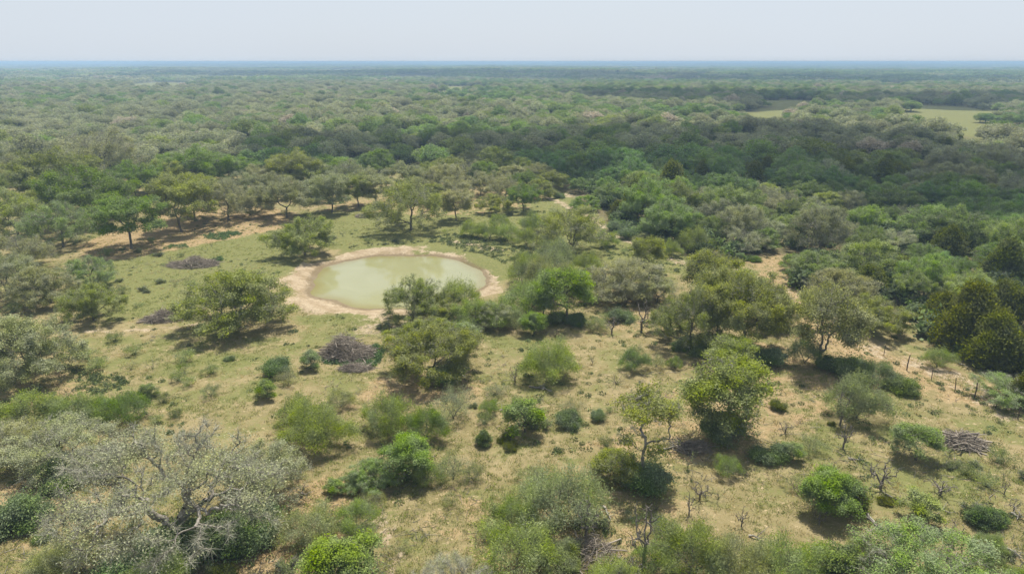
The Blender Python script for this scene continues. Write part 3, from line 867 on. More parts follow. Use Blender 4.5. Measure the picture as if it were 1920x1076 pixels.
T = [
# left side, top to bottom
('oak', 0, 160, 414, 165, 'gn', 1.0, 'big dense deep green oak behind the lone straight-trunked oak'),
('oak', 1, 112, 376, 135, 'ol', 1.0, 'broad olive oak rising between the big deep green oak and the woods'),
('grey', 1, 34, 446, 112, 'ol', 1.05, 'dark-limbed open oak at the picture edge above the pale green bushy oak'),
('grey', 0, 118, 462, 120, 'lg', 1.0, 'pale green spreading oak just left of the lone oak on orange soil'),
('tall', 0, 247, 467, 112, 'gn', .88, 'lone straight-trunked oak standing on the near edge of the bare orange soil'),
('grey', 2, 46, 504, 98, 'gy', 1.05, 'wide low grey oak between the pale green oak and the edge of the picture'),
('grey', 1, 14, 556, 104, 'gy', 1.1, 'grey lichen-covered oak cut by the picture edge above the largest edge oak'),
('oak', 2, 84, 570, 98, 'gy', 1.1, 'grey-green oak touching the forked oak with the shadow beside it'),
('oak', 0, 176, 600, 106, 'ol', 1.1, 'olive oak with a visible trunk and shadow facing the two brush piles'),
('grey', 0, 172, 540, 88, 'lg', 1.0, 'spreading grey-limbed oak just behind the olive oak facing the brush piles'),
('oak', 2, 55, 704, 150, 'gy', 1.15, 'largest grey-green edge oak, shading the dirt above the foreground mesquites'),
('tall', 1, 341, 434, 108, 'ol', 1.05, 'tall oak with a bare straight trunk in the middle of the orange soil'),
('tall', 0, 364, 410, 84, 'ol', 1.0, 'slim oak whose trunk stands just behind the tall oak on the orange soil'),
('grey', 0, 428, 414, 92, 'gy', 1.15, 'grey oak with a forked leaning trunk at the far edge of the orange soil'),
('grey', 1, 470, 404, 70, 'gy', .8, 'low grey oak branch mass between the forked oak and the round grey-green oak'),
('oak', 1, 538, 408, 104, 'gy', 1.0, 'round grey-green oak at the end of the orange soil toward the pond'),
('oak', 0, 572, 478, 118, 'ol', .95, 'dark olive oak closest to the sandy bank at the far end of the pond'),
('oak', 2, 450, 614, 176, 'yg', .92, 'isolated broad yellow-green oak with a dark shadow between the brush piles and the pond'),
('oak', 1, 372, 350, 130, 'gn', .8, 'bright green domed oak behind the tall oaks of the orange soil'),
('oak', 0, 430, 340, 96, 'gn', .8, 'smaller bright green oak joined to the green domed oak'),
('grey', 2, 196, 330, 128, 'gy', 1.05, 'large brown-grey oak in front of the woods beyond the strip of green brush'),
('oak', 0, 60, 345, 90, 'gy', 1.0, 'greyish oak where the woods meet the far green brush'),
('grey', 1, 488, 354, 60, 'gy', 1.0, 'small grey oak with a leaning trunk behind the round grey-green oak'),
('oak', 1, 556, 350, 94, 'ol', 1.0, 'olive domed oak at the back of the grove, before the shaded woods'),
('tall', 1, 622, 399, 78, 'gy', 1.0, 'grey slender-trunked oak standing apart at the back of the grassy field'),
('grey', 0, 600, 376, 66, 'gy', 1.0, 'grey oak just behind the slender-trunked oak in the grove'),
('grey', 2, 655, 352, 74, 'gy', 1.1, 'pale open-crowned oak at the back of the grove'),
('tall', 0, 673, 387, 62, 'ol', 1.0, 'upright oak with dark base behind the small far brush pile'),
('tall', 1, 706, 386, 60, 'gy', 1.0, 'greyish upright oak with ivy-dark base left of the spreading pond oak'),
('oak', 2, 712, 322, 62, 'gn', 1.0, 'green round oak standing before the dark woods at the back of the grove'),
('grey', 0, 770, 431, 132, 'ol', 1.05, 'wide spreading oak with a short stout trunk on the far shore above the pond'),
('tall', 0, 856, 414, 62, 'gy', .95, 'grey-green oak with dark brush at its foot, next to the wide spreading far-shore oak'),
('oak', 1, 758, 356, 74, 'gy', 1.0, 'grey oak in the tight row behind the wide far-shore oak'),
('oak', 0, 800, 348, 70, 'ol', 1.0, 'olive oak in the tight row behind the wide far-shore oak'),
('grey', 1, 834, 366, 72, 'gy', 1.1, 'taller grey oak at the end of the tight row behind the far-shore oak'),
('oak', 2, 928, 330, 72, 'ol', 1.1, 'highest olive oak at the top of the grove by the dark woods'),
('oak', 0, 930, 401, 68, 'ol', .85, 'low olive oak touching the ground beside the dense dark oak'),
('oak', 1, 981, 395, 62, 'gn', 1.15, 'dense dark oak with foliage to the ground behind the feathery thicket'),
('grey', 2, 876, 342, 62, 'gy', 1.0, 'pale oak in the middle of the far grove'),
('grey', 0, 902, 366, 62, 'gy', 1.0, 'grey oak directly behind the low olive oak'),
('oak', 2, 960, 352, 62, 'gy', 1.0, 'rounded oak behind the dense dark oak of the far grove'),
('oak', 0, 1006, 344, 60, 'gy', 1.0, 'greyish oak where the far grove meets the dirt track'),
('oak', 1, 1034, 358, 54, 'ol', 1.0, 'small oak at the very top of the dirt track'),
('bush', 0, 1049, 372, 20, 'dg', 1.0, 'little grey-green bush at the top bend of the dirt track'),
('oak', 2, 1100, 394, 52, 'bg', .8, 'rounded bright green tree on the woods side of the dirt track'),
('grey', 1, 1074, 476, 118, 'ol', 1.0, 'dark-limbed oak standing in the feathery thicket behind the pond'),
('mesquite', 0, 884, 444, 46, 'mq', .8, 'feathery mesquite at the pond end of the thicket, beside the far-shore oak'),
('mesquite', 1, 918, 448, 50, 'mq', .8, 'second feathery mesquite of the thicket counting from the far-shore oak'),
('mesquite', 2, 952, 452, 50, 'mq', .8, 'feathery mesquite in the middle of the thicket'),
('mesquite', 0, 988, 462, 52, 'mq', .8, 'feathery mesquite against the dark-limbed oak of the thicket'),
('mesquite', 1, 1000, 436, 60, 'mq', .8, 'taller mesquite on the woods side of the thicket'),
('mesquite', 2, 936, 430, 40, 'mq', .8, 'small mesquite behind the middle of the thicket'),
('wispy', 0, 1018, 470, 44, 'pg', .8, 'greyish half-bare mesquite at the foot of the dark-limbed oak'),
('mesquite', 0, 1134, 462, 52, 'mq', .7, 'low mesquite between the dark-limbed oak and the dirt track'),
('shrub', 0, 838, 438, 18, 'mq', 1.0, 'tiny shrub on the grass at the end of the mesquite thicket'),
('post', 2, 1216, 512, 64, 'yg', 1.0, 'upright yellow-green tree standing alone beside the fence track'),
('post', 2, 1064, 604, 96, 'bg', 1.0, 'tall bright green tree with dark brush at its foot at the pond grove end'),
('bush', 0, 1050, 604, 50, 'dk', .8, 'dark bush at the foot of the tall bright green tree'),
('bush', 1, 1082, 606, 44, 'dk', .8, 'second dark bush under the tall bright green tree, on its fence side'),
('grey', 2, 1137, 566, 100, 'pg', .95, 'bare pale grey oak with crooked dark limbs beside the tall bright green tree'),
('grey', 1, 1172, 558, 118, 'pg', .85, 'wide leaning bare grey oak, twin of the crooked pale oak'),
('wispy', 1, 1198, 562, 58, 'pg', .9, 'thin grey tree at the fence side of the two bare grey oaks'),
('bush', 0, 1166, 602, 46, 'dg', .9, 'grey-green round bush in front of the bare grey oaks'),
# grove on the near bank
('grey', 0, 775, 600, 108, 'ol', 1.1, 'grey-olive oak leaning over the near shore of the pond'),
('oak', 1, 822, 600, 98, 'ol', .75, 'olive oak on the near shore, second from the open bank'),
('oak', 2, 860, 640, 88, 'dg', .55, 'low dark oak brush under the near-shore grove'),
('mesquite', 0, 888, 612, 84, 'mq', .75, 'green mesquite in the middle of the near-shore grove'),
('mesquite', 1, 935, 608, 90, 'mq', .7, 'wide mesquite on the near shore at the pond corner'),
('mesquite', 2, 988, 590, 96, 'mq', .8, 'large mesquite between the pond corner and the tall bright green tree'),
('mesquite', 0, 1020, 545, 92, 'mg', .8, 'mesquite at the back of the near-shore grove by the berm'),
('wispy', 0, 1040, 520, 70, 'mg', .9, 'thin greyish mesquite on the grassy berm behind the grove'),
('mesquite', 1, 1100, 510, 60, 'mq', .8, 'small mesquite behind the bare grey oaks on the berm'),
('grey', 1, 926, 612, 66, 'gy', .95, 'brown half-dead tree at the front of the near-shore grove'),
('wispy', 1, 966, 616, 56, 'mg', .9, 'slim thin-leaved tree at the front of the near-shore grove'),
('bright', 0, 1001, 624, 52, 'bg', .9, 'small bright green tree in front of the near-shore grove'),
('mesquite', 2, 1120, 618, 46, 'mg', .6, 'low grey-green brush on the bare soil beside the tall bright green tree'),
('oak', 0, 813, 708, 168, 'ol', .95, 'large spreading oak in the open centre, between the pond grove and the big brush pile'),
('bush', 2, 840, 716, 70, 'lg', .75, 'green bush growing at the foot of the large central oak'),
('mesquite', 1, 1032, 708, 114, 'mq', .85, 'wide round mesquite with visible pale stems in the open centre'),
('mesquite', 0, 1190, 694, 62, 'lg', .85, 'soft grey-green mesquite behind the bare twiggy bush'),
('brush', 0, 1155, 722, 72, 'mg', .7, 'bare twiggy brown bush in front of the soft grey-green mesquite'),
('shrub', 0, 1090, 690, 12, 'dg', 1.0, 'tiny shrub beside the dead stub east of the wide round mesquite'),
# more of the grove behind the pond
('oak', 1, 255, 372, 96, 'gn', 1.0, 'green oak between the green domed oak and the lone straight-trunked oak'),
('oak', 0, 300, 362, 96, 'ol', 1.0, 'olive oak joining the green domed oak on the side of the green brush'),
('grey', 0, 455, 378, 78, 'gy', 1.0, 'brown-grey oak above the forked oak'),
('oak', 1, 510, 374, 72, 'gy', 1.0, 'grey-olive oak peeping over the round grey-green oak'),
('oak', 0, 585, 352, 72, 'ol', 1.0, 'olive oak beside the olive domed oak at the back of the grove'),
('oak', 2, 636, 342, 62, 'gn', 1.0, 'green oak just behind the pale open-crowned oak'),
('oak', 1, 690, 358, 62, 'gy', 1.0, 'grey rounded oak in the second row of the far grove'),
('oak', 0, 780, 372, 62, 'gy', 1.0, 'greyish oak filling in behind the wide far-shore oak crown'),
('oak', 2, 812, 382, 58, 'ol', 1.0, 'olive oak between the far-shore oak and its neighbour with brush'),
('grey', 1, 850, 378, 62, 'gy', 1.0, 'grey oak above the grey-green oak with dark brush at its foot'),
('oak', 1, 842, 336, 60, 'ol', 1.0, 'olive oak at the back of the far grove near the small meadow'),
('oak', 0, 880, 322, 62, 'gy', 1.0, 'grey-topped oak beside the highest grove oak'),
('oak', 2, 905, 344, 60, 'gn', 1.0, 'greener oak in the middle of the far grove'),
('grey', 0, 948, 372, 60, 'gy', 1.0, 'grey oak leaning over the low olive oak'),
('oak', 1, 985, 362, 58, 'gn', 1.0, 'dark green oak behind the dense dark oak'),
('oak', 0, 985, 336, 62, 'ol', 1.0, 'olive oak on the woods side of the far grove'),
('oak', 2, 1010, 372, 52, 'ol', 1.0, 'low oak touching the ground at the track end of the far grove'),
('oak', 1, 20, 392, 96, 'ol', 1.0, 'olive oak at the picture edge behind the dark-limbed open oak'),
('oak', 2, 70, 412, 84, 'ol', 1.0, 'rounded olive oak between the dark-limbed open oak and the big deep green one'),
('oak', 0, 208, 388, 90, 'gn', 1.0, 'deep green oak joined to the big dense one on the lone-oak side'),
# more of the near-shore grove
('tall', 1, 905, 606, 60, 'ol', .7, 'slender olive oak standing up in the near-shore grove'),
('mesquite', 2, 862, 585, 74, 'mq', 1.0, 'mesquite squeezed between the near-shore oaks'),
('post', 2, 1018, 590, 66, 'gn', .9, 'mid-green tree between the large mesquite and the tall bright green tree'),
('grey', 2, 1095, 560, 74, 'pg', .9, 'pale oak behind the tall bright green tree'),
('mesquite', 0, 1060, 545, 70, 'mg', .9, 'greyish mesquite behind the tall bright green tree'),
('mesquite', 0, 850, 668, 60, 'mg', .7, 'low brush between the near-shore grove and the large central oak'),
('oak', 0, 790, 650, 110, 'ol', .75, 'low olive oak just behind the large central oak'),
('post', 1, 1330, 560, 96, 'ol', 1.0, 'olive oak behind the tall grey-olive oak of the clump'),
('oak', 2, 1440, 610, 100, 'ol', .95, 'rounded oak at the track end of the oak clump'),
('wispy', 0, 1000, 905, 60, 'mg', .7, 'thin ragged mesquite above the very large one'),
('wispy', 1, 1110, 905, 60, 'mg', .6, 'low twiggy mesquite beside the very large one'),
('wispy', 1, 700, 950, 60, 'mg', .7, 'thin ragged brush beside the cattle trail below the vivid green tree'),
('wispy', 0, 930, 740, 50, 'pg', .5, 'low grey twigs between the large central oak and the bare greyish mesquite'),
('mesquite', 2, 640, 760, 60, 'mg', .6, 'low feathery shrub between the two rounded mesquite groves'),
('mesquite', 0, 985, 532, 76, 'mq', .9, 'mesquite on the berm just past the open end of the pond'),
('mesquite', 2, 1042, 506, 76, 'mg', .9, 'soft greyish mesquite between the dark-limbed thicket oak and the pond grove'),
('mesquite', 1, 1012, 566, 80, 'mq', .9, 'mesquite in the second row of the near-shore grove'),
('grey', 1, 1232, 566, 78, 'gy', .9, 'grey-green oak between the bare grey oaks and the tight clump'),
('oak', 1, 1255, 628, 74, 'ol', .8, 'low olive oak at the pond foot of the tight clump'),
('wispy', 1, 1230, 690, 44, 'mg', .8, 'thin twiggy shrub in front of the tight clump'),
('mesquite', 0, 1265, 690, 34, 'mq', .8, 'small fresh green mesquite below the tight clump'),
('wispy', 0, 1490, 915, 50, 'mg', .7, 'thin grey shrub above the rounded green mesquite'),
('mesquite', 1, 1620, 1060, 90, 'mg', .8, 'greyish mesquite behind the wide pale-green lichened oak'),
('mesquite', 2, 1230, 1062, 90, 'mq', .7, 'mesquite beside the broken dead trunk'),
# oaks of the right centre
('grey', 0, 1290, 655, 116, 'ol', 1.5, 'tall grey-olive oak at the pond side of the tight oak clump by the fence'),
('tall', 1, 1346, 636, 112, 'ol', 1.3, 'oak with two bare dark trunks in the middle of the tight oak clump'),
('oak', 1, 1395, 650, 156, 'ol', 1.3, 'widest oak of the tight clump, reaching toward the bare track'),
('bush', 0, 1300, 660, 62, 'dk', .8, 'dark bush under the tall grey-olive oak of the clump'),
('bush', 1, 1335, 650, 56, 'dk', .8, 'dark bush between the trunks of the oak clump'),
('bush', 2, 1378, 668, 60, 'dk', .7, 'dark bush under the widest oak of the clump'),
('bush', 0, 1440, 680, 62, 'dg', .95, 'dark round bush standing free at the track end of the oak clump'),
('bush', 1, 1278, 655, 36, 'dk', .7, 'small dark bush at the pond end of the oak clump'),
('post', 1, 1368, 700, 92, 'yg', .8, 'small yellow-green oak in front of the oak clump'),
('post', 1, 1362, 815, 158, 'yg', 1.0, 'wide yellow-tipped oak with dark bush beneath in the open pasture'),
('bush', 2, 1348, 820, 84, 'dg', 1.0, 'dark bush under the wide yellow-tipped oak'),
('brush', 0, 1300, 830, 60, 'mg', .5, 'bare brown brush beside the dark bush of the yellow-tipped oak'),
('post', 1, 1536, 690, 124, 'yb', 1.3, 'tall thin yellow-brown oak standing in dark brush by the track'),
('mesquite', 2, 1508, 684, 70, 'dg', .8, 'dark brush at the foot of the yellow-brown oak, near the clump side'),
('bush', 1, 1552, 694, 50, 'dk', .95, 'dark brush at the foot of the yellow-brown oak, fence side'),
('bush', 2, 1594, 704, 66, 'lg', .9, 'grey-green thicket bush next to the yellow-brown oak'),
('mesquite', 0, 1640, 722, 76, 'dg', .75, 'middle bush of the grey-green thicket beside the fence'),
('bush', 1, 1690, 735, 62, 'lg', .9, 'last bush of the grey-green thicket, at the fence corner'),
('oak', 0, 1640, 622, 112, 'ol', .95, 'dark rounded oak by the track, in front of the right-hand woods'),
('oak', 2, 1566, 580, 120, 'gy', .95, 'grey-green oak at the woods corner behind the yellow-brown oak'),
('oak', 1, 1520, 528, 92, 'lg', .9, 'light green oak where the bare track meets the woods'),
('bush', 0, 1504, 516, 34, 'dk', .9, 'small dark bush at the upper end of the bare track'),
('sapling', 0, 1484, 506, 44, 'gn', .8, 'small flat-topped tree on the bare track before the woods'),
('sapling', 0, 1388, 492, 20, 'lg', 1.0, 'sapling in the grass by the far bend of the fence'),
('mesquite', 2, 1322, 494, 34, 'mq', .9, 'small bright mesquite at the far bend of the fence'),
('bush', 1, 1412, 490, 30, 'gn', .6, 'low green bush beside the sapling near the far fence bend'),
('mesquite', 0, 1395, 560, 90, 'mq', .7, 'feathery mesquite behind the oak clump toward the woods'),
('mesquite', 1, 1258, 480, 44, 'mq', .9, 'mesquite at the fence behind the upright yellow-green tree'),
('mesquite', 0, 1300, 472, 62, 'mq', .9, 'wider mesquite against the dark woods behind the fence'),
('bush', 2, 1182, 446, 46, 'dg', .7, 'dark grey-green bush along the woods side of the track'),
('bush', 0, 1160, 432, 44, 'dg', .7, 'second dark grey-green bush up the track'),
('bush', 1, 1208, 456, 44, 'gy', .7, 'pale grey bush beside the track behind the yellow-green tree'),
('cedar', 0, 1806, 650, 122, 'jn', 1.0, 'tallest dark olive juniper at the woods corner by the fence'),
('cedar', 0, 1856, 682, 112, 'jn', .85, 'broad dark juniper in front of the tallest one'),
('juniper', 1, 1768, 618, 70, 'jn', 1.0, 'dark juniper between the tallest one and the dark rounded oak'),
('mesquite', 2, 1756, 688, 58, 'mq', .75, 'small fan-shaped mesquite alone on the grass beside the junipers'),
('grey', 2, 1890, 752, 118, 'lg', .65, 'low grey-green oak with pale limbs below the junipers at the fence'),
('juniper', 0, 1922, 760, 60, 'jn', .8, 'dark juniper at the picture edge beside the low pale-limbed oak'),
('mesquite', 0, 1606, 785, 122, 'mg', .85, 'wide feathery grey-green mesquite alone on the open slope'),
('post', 2, 1716, 864, 88, 'lg', .72, 'round leafy tree with a clear shadow beside the wood heap on the slope'),
('brush', 0, 1826, 832, 56, 'mg', .7, 'bare twiggy bush beside the heap of cut wood'),
('bright', 0, 1550, 962, 108, 'gn', .9, 'rounded green mesquite with flat top leaning against a dark juniper'),
('juniper', 1, 1592, 950, 66, 'jn', .8, 'dark juniper tucked behind the rounded green mesquite'),
('bush', 0, 1606, 940, 44, 'dk', .7, 'dark bush on the fence side of the rounded green mesquite'),
('bush', 1, 1660, 942, 36, 'jn', .6, 'low olive bush at the foot of the bent dead tree'),
('sapling', 0, 1722, 978, 76, 'mq', .8, 'small feathery tree between the bent dead tree and the pair of junipers'),
('juniper', 0, 1832, 986, 40, 'dk', .72, 'small conical juniper, the slim one of a pair at the foot of the slope'),
('juniper', 1, 1856, 984, 44, 'dk', .72, 'small conical juniper, the fuller one of a pair at the foot of the slope'),
('mesquite', 1, 1852, 1034, 64, 'lg', .75, 'grey-green shrubby tree in front of the pair of small junipers'),
('bush', 0, 1440, 858, 68, 'dg', .8, 'grey-green round bush in the pasture near the wide yellow-tipped oak'),
('sapling', 0, 1486, 862, 44, 'lg', .9, 'slim light green sapling beside the grey-green round bush'),
('wispy', 1, 1520, 846, 60, 'mg', .8, 'thin grey bush behind the light green sapling'),
('mesquite', 2, 1363, 890, 52, 'mq', .9, 'small upright mesquite alone below the wide yellow-tipped oak'),
('bush', 2, 1456, 768, 30, 'jn', .9, 'small olive juniper bush alone on the slope'),
('shrub', 0, 1408, 826, 22, 'dk', 1., 'small dark shrub beside the grey-green round bush'),
('bush', 0, 1558, 798, 14, 'jn', 1., 'tiny olive bush at the foot of the arching dead tree'),
('shrub', 0, 1758, 776, 16, 'dg', .8, 'tiny grey shrub on the open slope toward the fence'),
# centre and lower centre
('post', 0, 1204, 905, 128, 'yg', 1.1, 'tall bare-limbed oak with yellow-green tips rising from dark brush'),
('bush', 0, 1212, 912, 96, 'dg', 1.1, 'large dark bush at the foot of the tall bare-limbed oak'),
('post', 1, 1152, 900, 84, 'yg', .7, 'yellow-green low tree leaning beside the tall bare-limbed oak'),
('bush', 1, 1068, 794, 56, 'dg', .85, 'round grey-green bush with a bare twiggy top in the open centre'),
('wispy', 0, 1070, 780, 54, 'pg', .8, 'thin pale twigs growing out of the round grey-green bush'),
('bush', 2, 1122, 786, 30, 'dg', 1., 'small upright grey-green bush beside the round one'),
('sapling', 0, 984, 812, 84, 'gn', .85, 'green small oak with a dark shadow beside two little junipers'),
('bush', 0, 944, 826, 28, 'jn', .8, 'little dark juniper bush below the green small oak'),
('bush', 1, 958, 840, 30, 'jn', .8, 'little olive juniper bush, the lower of the two by the green small oak'),
('juniper', 0, 907, 834, 28, 'dk', .8, 'slim dark young juniper next to the lower mesquite grove'),
('wispy', 0, 850, 785, 84, 'pg', .95, 'bare greyish mesquite below the large central oak'),
('mesquite', 2, 918, 776, 40, 'bg', .8, 'small bright yellow-green shrub beside the bare greyish mesquite'),
('mesquite', 1, 732, 808, 108, 'mq', .9, 'wide green mesquite behind the bright green tree'),
('mesquite', 0, 800, 822, 90, 'gn', .85, 'darker mesquite joined to the wide green mesquite'),
('bright', 0, 764, 890, 96, 'bg', .95, 'vivid bright green tree in the middle of the foreground grove'),
('oak', 2, 700, 906, 86, 'lg', .85, 'grey-green small oak touching the vivid bright green tree'),
('wispy', 1, 850, 896, 78, 'mg', .95, 'thin twiggy mesquite on the pasture side of the vivid green tree'),
('wispy', 0, 888, 900, 48, 'mg', .95, 'slim dark-stemmed mesquite at the edge of the foreground grove'),
('mesquite', 2, 800, 900, 66, 'lg', .75, 'soft mesquite between the vivid green tree and the twiggy one'),
('sapling', 0, 628, 922, 42, 'gn', .7, 'little dark bush on the orange soil beside the big pale oak'),
('mesquite', 1, 594, 836, 132, 'mq', .9, 'large rounded feathery mesquite above the big pale oak'),
('mesquite', 0, 560, 800, 90, 'mq', .85, 'feathery mesquite shoulder of the large rounded one'),
('sapling', 0, 500, 748, 46, 'gn', .8, 'small neat tree below the dark bush near the big brush pile'),
('bush', 2, 517, 704, 56, 'dk', .9, 'dark glossy bush between the neat tree and the big brush pile'),
('wispy', 1, 541, 722, 42, 'pg', 1.0, 'pale bare bush beside the dark glossy bush'),
('sapling', 0, 583, 692, 44, 'dg', .85, 'small grey-green tree at the end of the big brush pile'),
('shrub', 0, 346, 698, 34, 'gn', 1.1, 'small shrub alone on the pasture between the round tiny bush and the edge oak'),
('bush', 0, 430, 674, 20, 'dg', .8, 'tiny round bush alone on the pasture'),
('wispy', 0, 396, 744, 40, 'dg', .8, 'small dark twiggy bush alone at the edge of the foreground brush'),
('sapling', 0, 279, 746, 36, 'lg', .9, 'thin light green sapling alone at the edge of the foreground brush'),
('shrub', 0, 262, 572, 22, 'dg', .5, 'flat dull shrub in the grass beside the upper brush pile'),
# lower left
('mesquite', 0, 60, 800, 140, 'mq', .6, 'feathery mesquite at the picture edge below the largest edge oak'),
('mesquite', 1, 140, 790, 110, 'mq', .6, 'second feathery mesquite in the strip above the dead grey oak'),
('mesquite', 2, 244, 794, 84, 'gn', .85, 'green upright mesquite behind the dead grey oak'),
('mesquite', 1, 200, 780, 80, 'mq', .6, 'low feathery mesquite joining the strip to the green upright one'),
('grey', 2, 130, 870, 170, 'pg', .85, 'half-dead grey oak between the edge bush and the big pale oak'),
('grey', 0, 40, 862, 130, 'gy', .8, 'grey oak cut by the picture edge beside the half-dead one'),
('bush', 0, 112, 908, 92, 'dk', .85, 'dark glossy bush beneath the half-dead grey oak'),
('bush', 1, 150, 890, 60, 'gn', .7, 'green bush beside the dark glossy one beneath the half-dead oak'),
('bush', 1, 34, 988, 118, 'dg', .9, 'large grey-green bush at the picture edge'),
('bush', 0, 82, 1010, 38, 'dk', .8, 'small dark bush with a shadow under the tip of the long oak limb'),
('hero', 0, 345, 1022, 430, 'ph', 1.0, 'huge pale lichen-grey oak with crooked bare limbs spreading over dark brush'),
('grey', 1, 505, 930, 150, 'pg', .95, 'pale grey oak joined to the huge pale oak on the mesquite side'),
('bush', 0, 262, 1062, 140, 'dg', .75, 'grey-green brush under the huge pale oak, toward the edge bush'),
('bush', 1, 345, 1040, 130, 'dk', .95, 'darkest brush directly under the huge pale oak trunk'),
('bush', 2, 412, 1030, 130, 'dk', .9, 'dark brush under the joined pale oaks'),
('bush', 0, 470, 1012, 120, 'dg', .9, 'grey-green brush beneath the pale oaks nearest the orange soil'),
('juniper', 1, 362, 1050, 42, 'jn', .6, 'small olive juniper at the front of the dark brush'),
('bush', 2, 420, 1084, 50, 'jn', .8, 'yellow-olive bush on the orange soil at the picture bottom'),
('mesquite', 0, 90, 1080, 110, 'mg', .6, 'low feathery shrub mass in front of the small dark bush'),
('mesquite', 1, 300, 1110, 150, 'lg', .6, 'soft green mesquite at the picture bottom beneath the huge pale oak'),
('mesquite', 2, 590, 1020, 110, 'mg', .75, 'grey-green mesquite on the orange soil beside the huge pale oak'),
('wispy', 0, 540, 1010, 90, 'mg', .8, 'thin mesquite between the huge pale oak and the grey-green mesquite'),
('mesquite', 0, 668, 1000, 100, 'mq', .8, 'feathery mesquite beside the narrow cattle trail'),
('bright', 0, 640, 1110, 150, 'bg', .8, 'vivid bright green tree cut by the picture bottom'),
('shrub', 0, 752, 1034, 52, 'mg', .8, 'scruffy shrub alone beside the narrow cattle trail'),
('hero', 0, 838, 1160, 230, 'ph', .75, 'silvery twiggy oak cut by the picture bottom'),
# bottom centre and right
('mesquite', 1, 1042, 985, 180, 'mg', .85, 'very large feathery mesquite in the middle foreground'),
('mesquite', 0, 960, 1000, 110, 'mq', .8, 'feathery mesquite on the trail side of the very large one'),
('mesquite', 2, 965, 1080, 160, 'mq', .75, 'broad mesquite in front of the very large one'),
('mesquite', 1, 1040, 1060, 110, 'mg', .6, 'grey-green mesquite between the broad one and the small olive juniper'),
('juniper', 1, 1066, 1054, 46, 'jn', .8, 'small olive juniper beside the tangle of fallen branches'),
('wispy', 1, 1245, 1000, 70, 'dg', .7, 'thin grey-green shrub beside the broken dead trunk'),
('shrub', 0, 1190, 975, 40, 'dg', .8, 'low dull shrub behind the broken dead trunk'),
('shrub', 0, 846, 945, 40, 'mg', 1., 'pale thin shrub on bare soil below the twiggy mesquites'),
('mesquite', 0, 1300, 1078, 150, 'mq', .9, 'mesquite at the picture bottom beside the dead trunk'),
('mesquite', 1, 1385, 1092, 150, 'mg', .9, 'greyer mesquite at the picture bottom, next toward the slope'),
('mesquite', 2, 1475, 1100, 140, 'mq', .85, 'green mesquite at the middle of the bottom brush row'),
('sapling', 0, 1560, 1080, 90, 'gn', .85, 'darker small tree at the end of the bottom brush row'),
('grey', 1, 1725, 1135, 250, 'lg', .75, 'wide pale-green lichened oak cut by the picture bottom'),
('mesquite', 1, 1150, 1100, 110, 'mq', .6, 'low mesquite at the picture bottom below the fallen branches'),
('mesquite', 0, 1925, 1110, 90, 'bg', .6, 'bright green mesquite in the bottom corner'),
# dead ones
('snag', 0, 1580, 842, 34, 'pg', 1.35, 'tall forked dead tree below the arching one on the slope'),
('snag', 2, 1574, 800, 30, 'pg', 1.2, 'arching dead tree beside the tiny olive bush'),
('snag', 0, 1390, 984, 28, 'pg', 1.2, 'dead leafless tree alone on the bare pasture'),
('snag', 1, 1312, 936, 40, 'pg', 1.1, 'spiky dead tree beside the tall bare-limbed oak'),
('snag', 2, 1292, 964, 24, 'pg', 1.1, 'slim dead stub just below the spiky dead tree'),
('snag', 0, 1536, 982, 26, 'pg', 1.0, 'dead tree in the shadow of the rounded green mesquite'),
('snag', 0, 1650, 918, 52, 'pg', 1.0, 'bent double-stemmed dead tree above the low olive bush'),
('snag', 1, 1762, 930, 50, 'pg', .8, 'low sprawling dead brush behind the small feathery tree'),
('snag', 2, 1203, 622, 32, 'pg', 1.0, 'little dead tree in front of the oak clump'),
('snag', 2, 1147, 626, 24, 'pg', .8, 'tiny dead tree behind the soft grey-green mesquite'),
('snag', 2, 1110, 684, 10, 'pg', .9, 'short dead stub east of the wide round mesquite'),
('snag', 2, 966, 716, 22, 'pg', .9, 'small dead bush at the pond-grove side of the wide round mesquite'),
('snag', 0, 1786, 1014, 34, 'pg', 1.0, 'forked dead tree in front of the pair of small junipers'),
('snag', 1, 1900, 958, 26, 'pg', 1.2, 'dead tree by the picture edge at the foot of the slope'),
('snag', 2, 1882, 928, 16, 'pg', 1.1, 'thin dead sapling behind the edge dead tree'),
('snag', 2, 660, 808, 10, 'pg', 1.2, 'single dead stick standing beside the large rounded mesquite'),
('snag', 0, 1100, 1020, 50, 'pg', 1.7, 'upright dead tree in the tangle of fallen branches'),
('snag', 2, 1206, 1058, 50, 'pg', 1.5, 'broken dead trunk at the picture bottom'),
('snag', 1, 1180, 1090, 60, 'pg', 1.0, 'spreading dead brush at the picture bottom'),
('snag', 1, 1472, 812, 30, 'pg', 1.0, 'wiry dead bush above the light green sapling'),
('snag', 2, 1450, 1040, 24, 'pg', .7, 'low dead bush behind the bottom brush row'),
('snag', 1, 566, 930, 40, 'pg', .7, 'dark dead brush on orange soil beside the pale oaks'),
('snag', 1, 880, 900, 34, 'pg', .6, 'small dead bush at the foot of the slim mesquite'),
]

for r_ in T:
    kind, var, bx, by, w, tint, hs, label = r_
    X, Y, dep = ground_at(bx, by)
    dep_c = max(dep - 2.0, 8)
    put(kind, var, X, Y, w / F * dep_c * (1.12 if kind in ('oak', 'grey', 'tall') else 1.), TINT[tint], hs * (.95 if kind in ('oak', 'grey', 'tall') else 1.28 if kind in ('mesquite', 'wispy') else 1.), label)

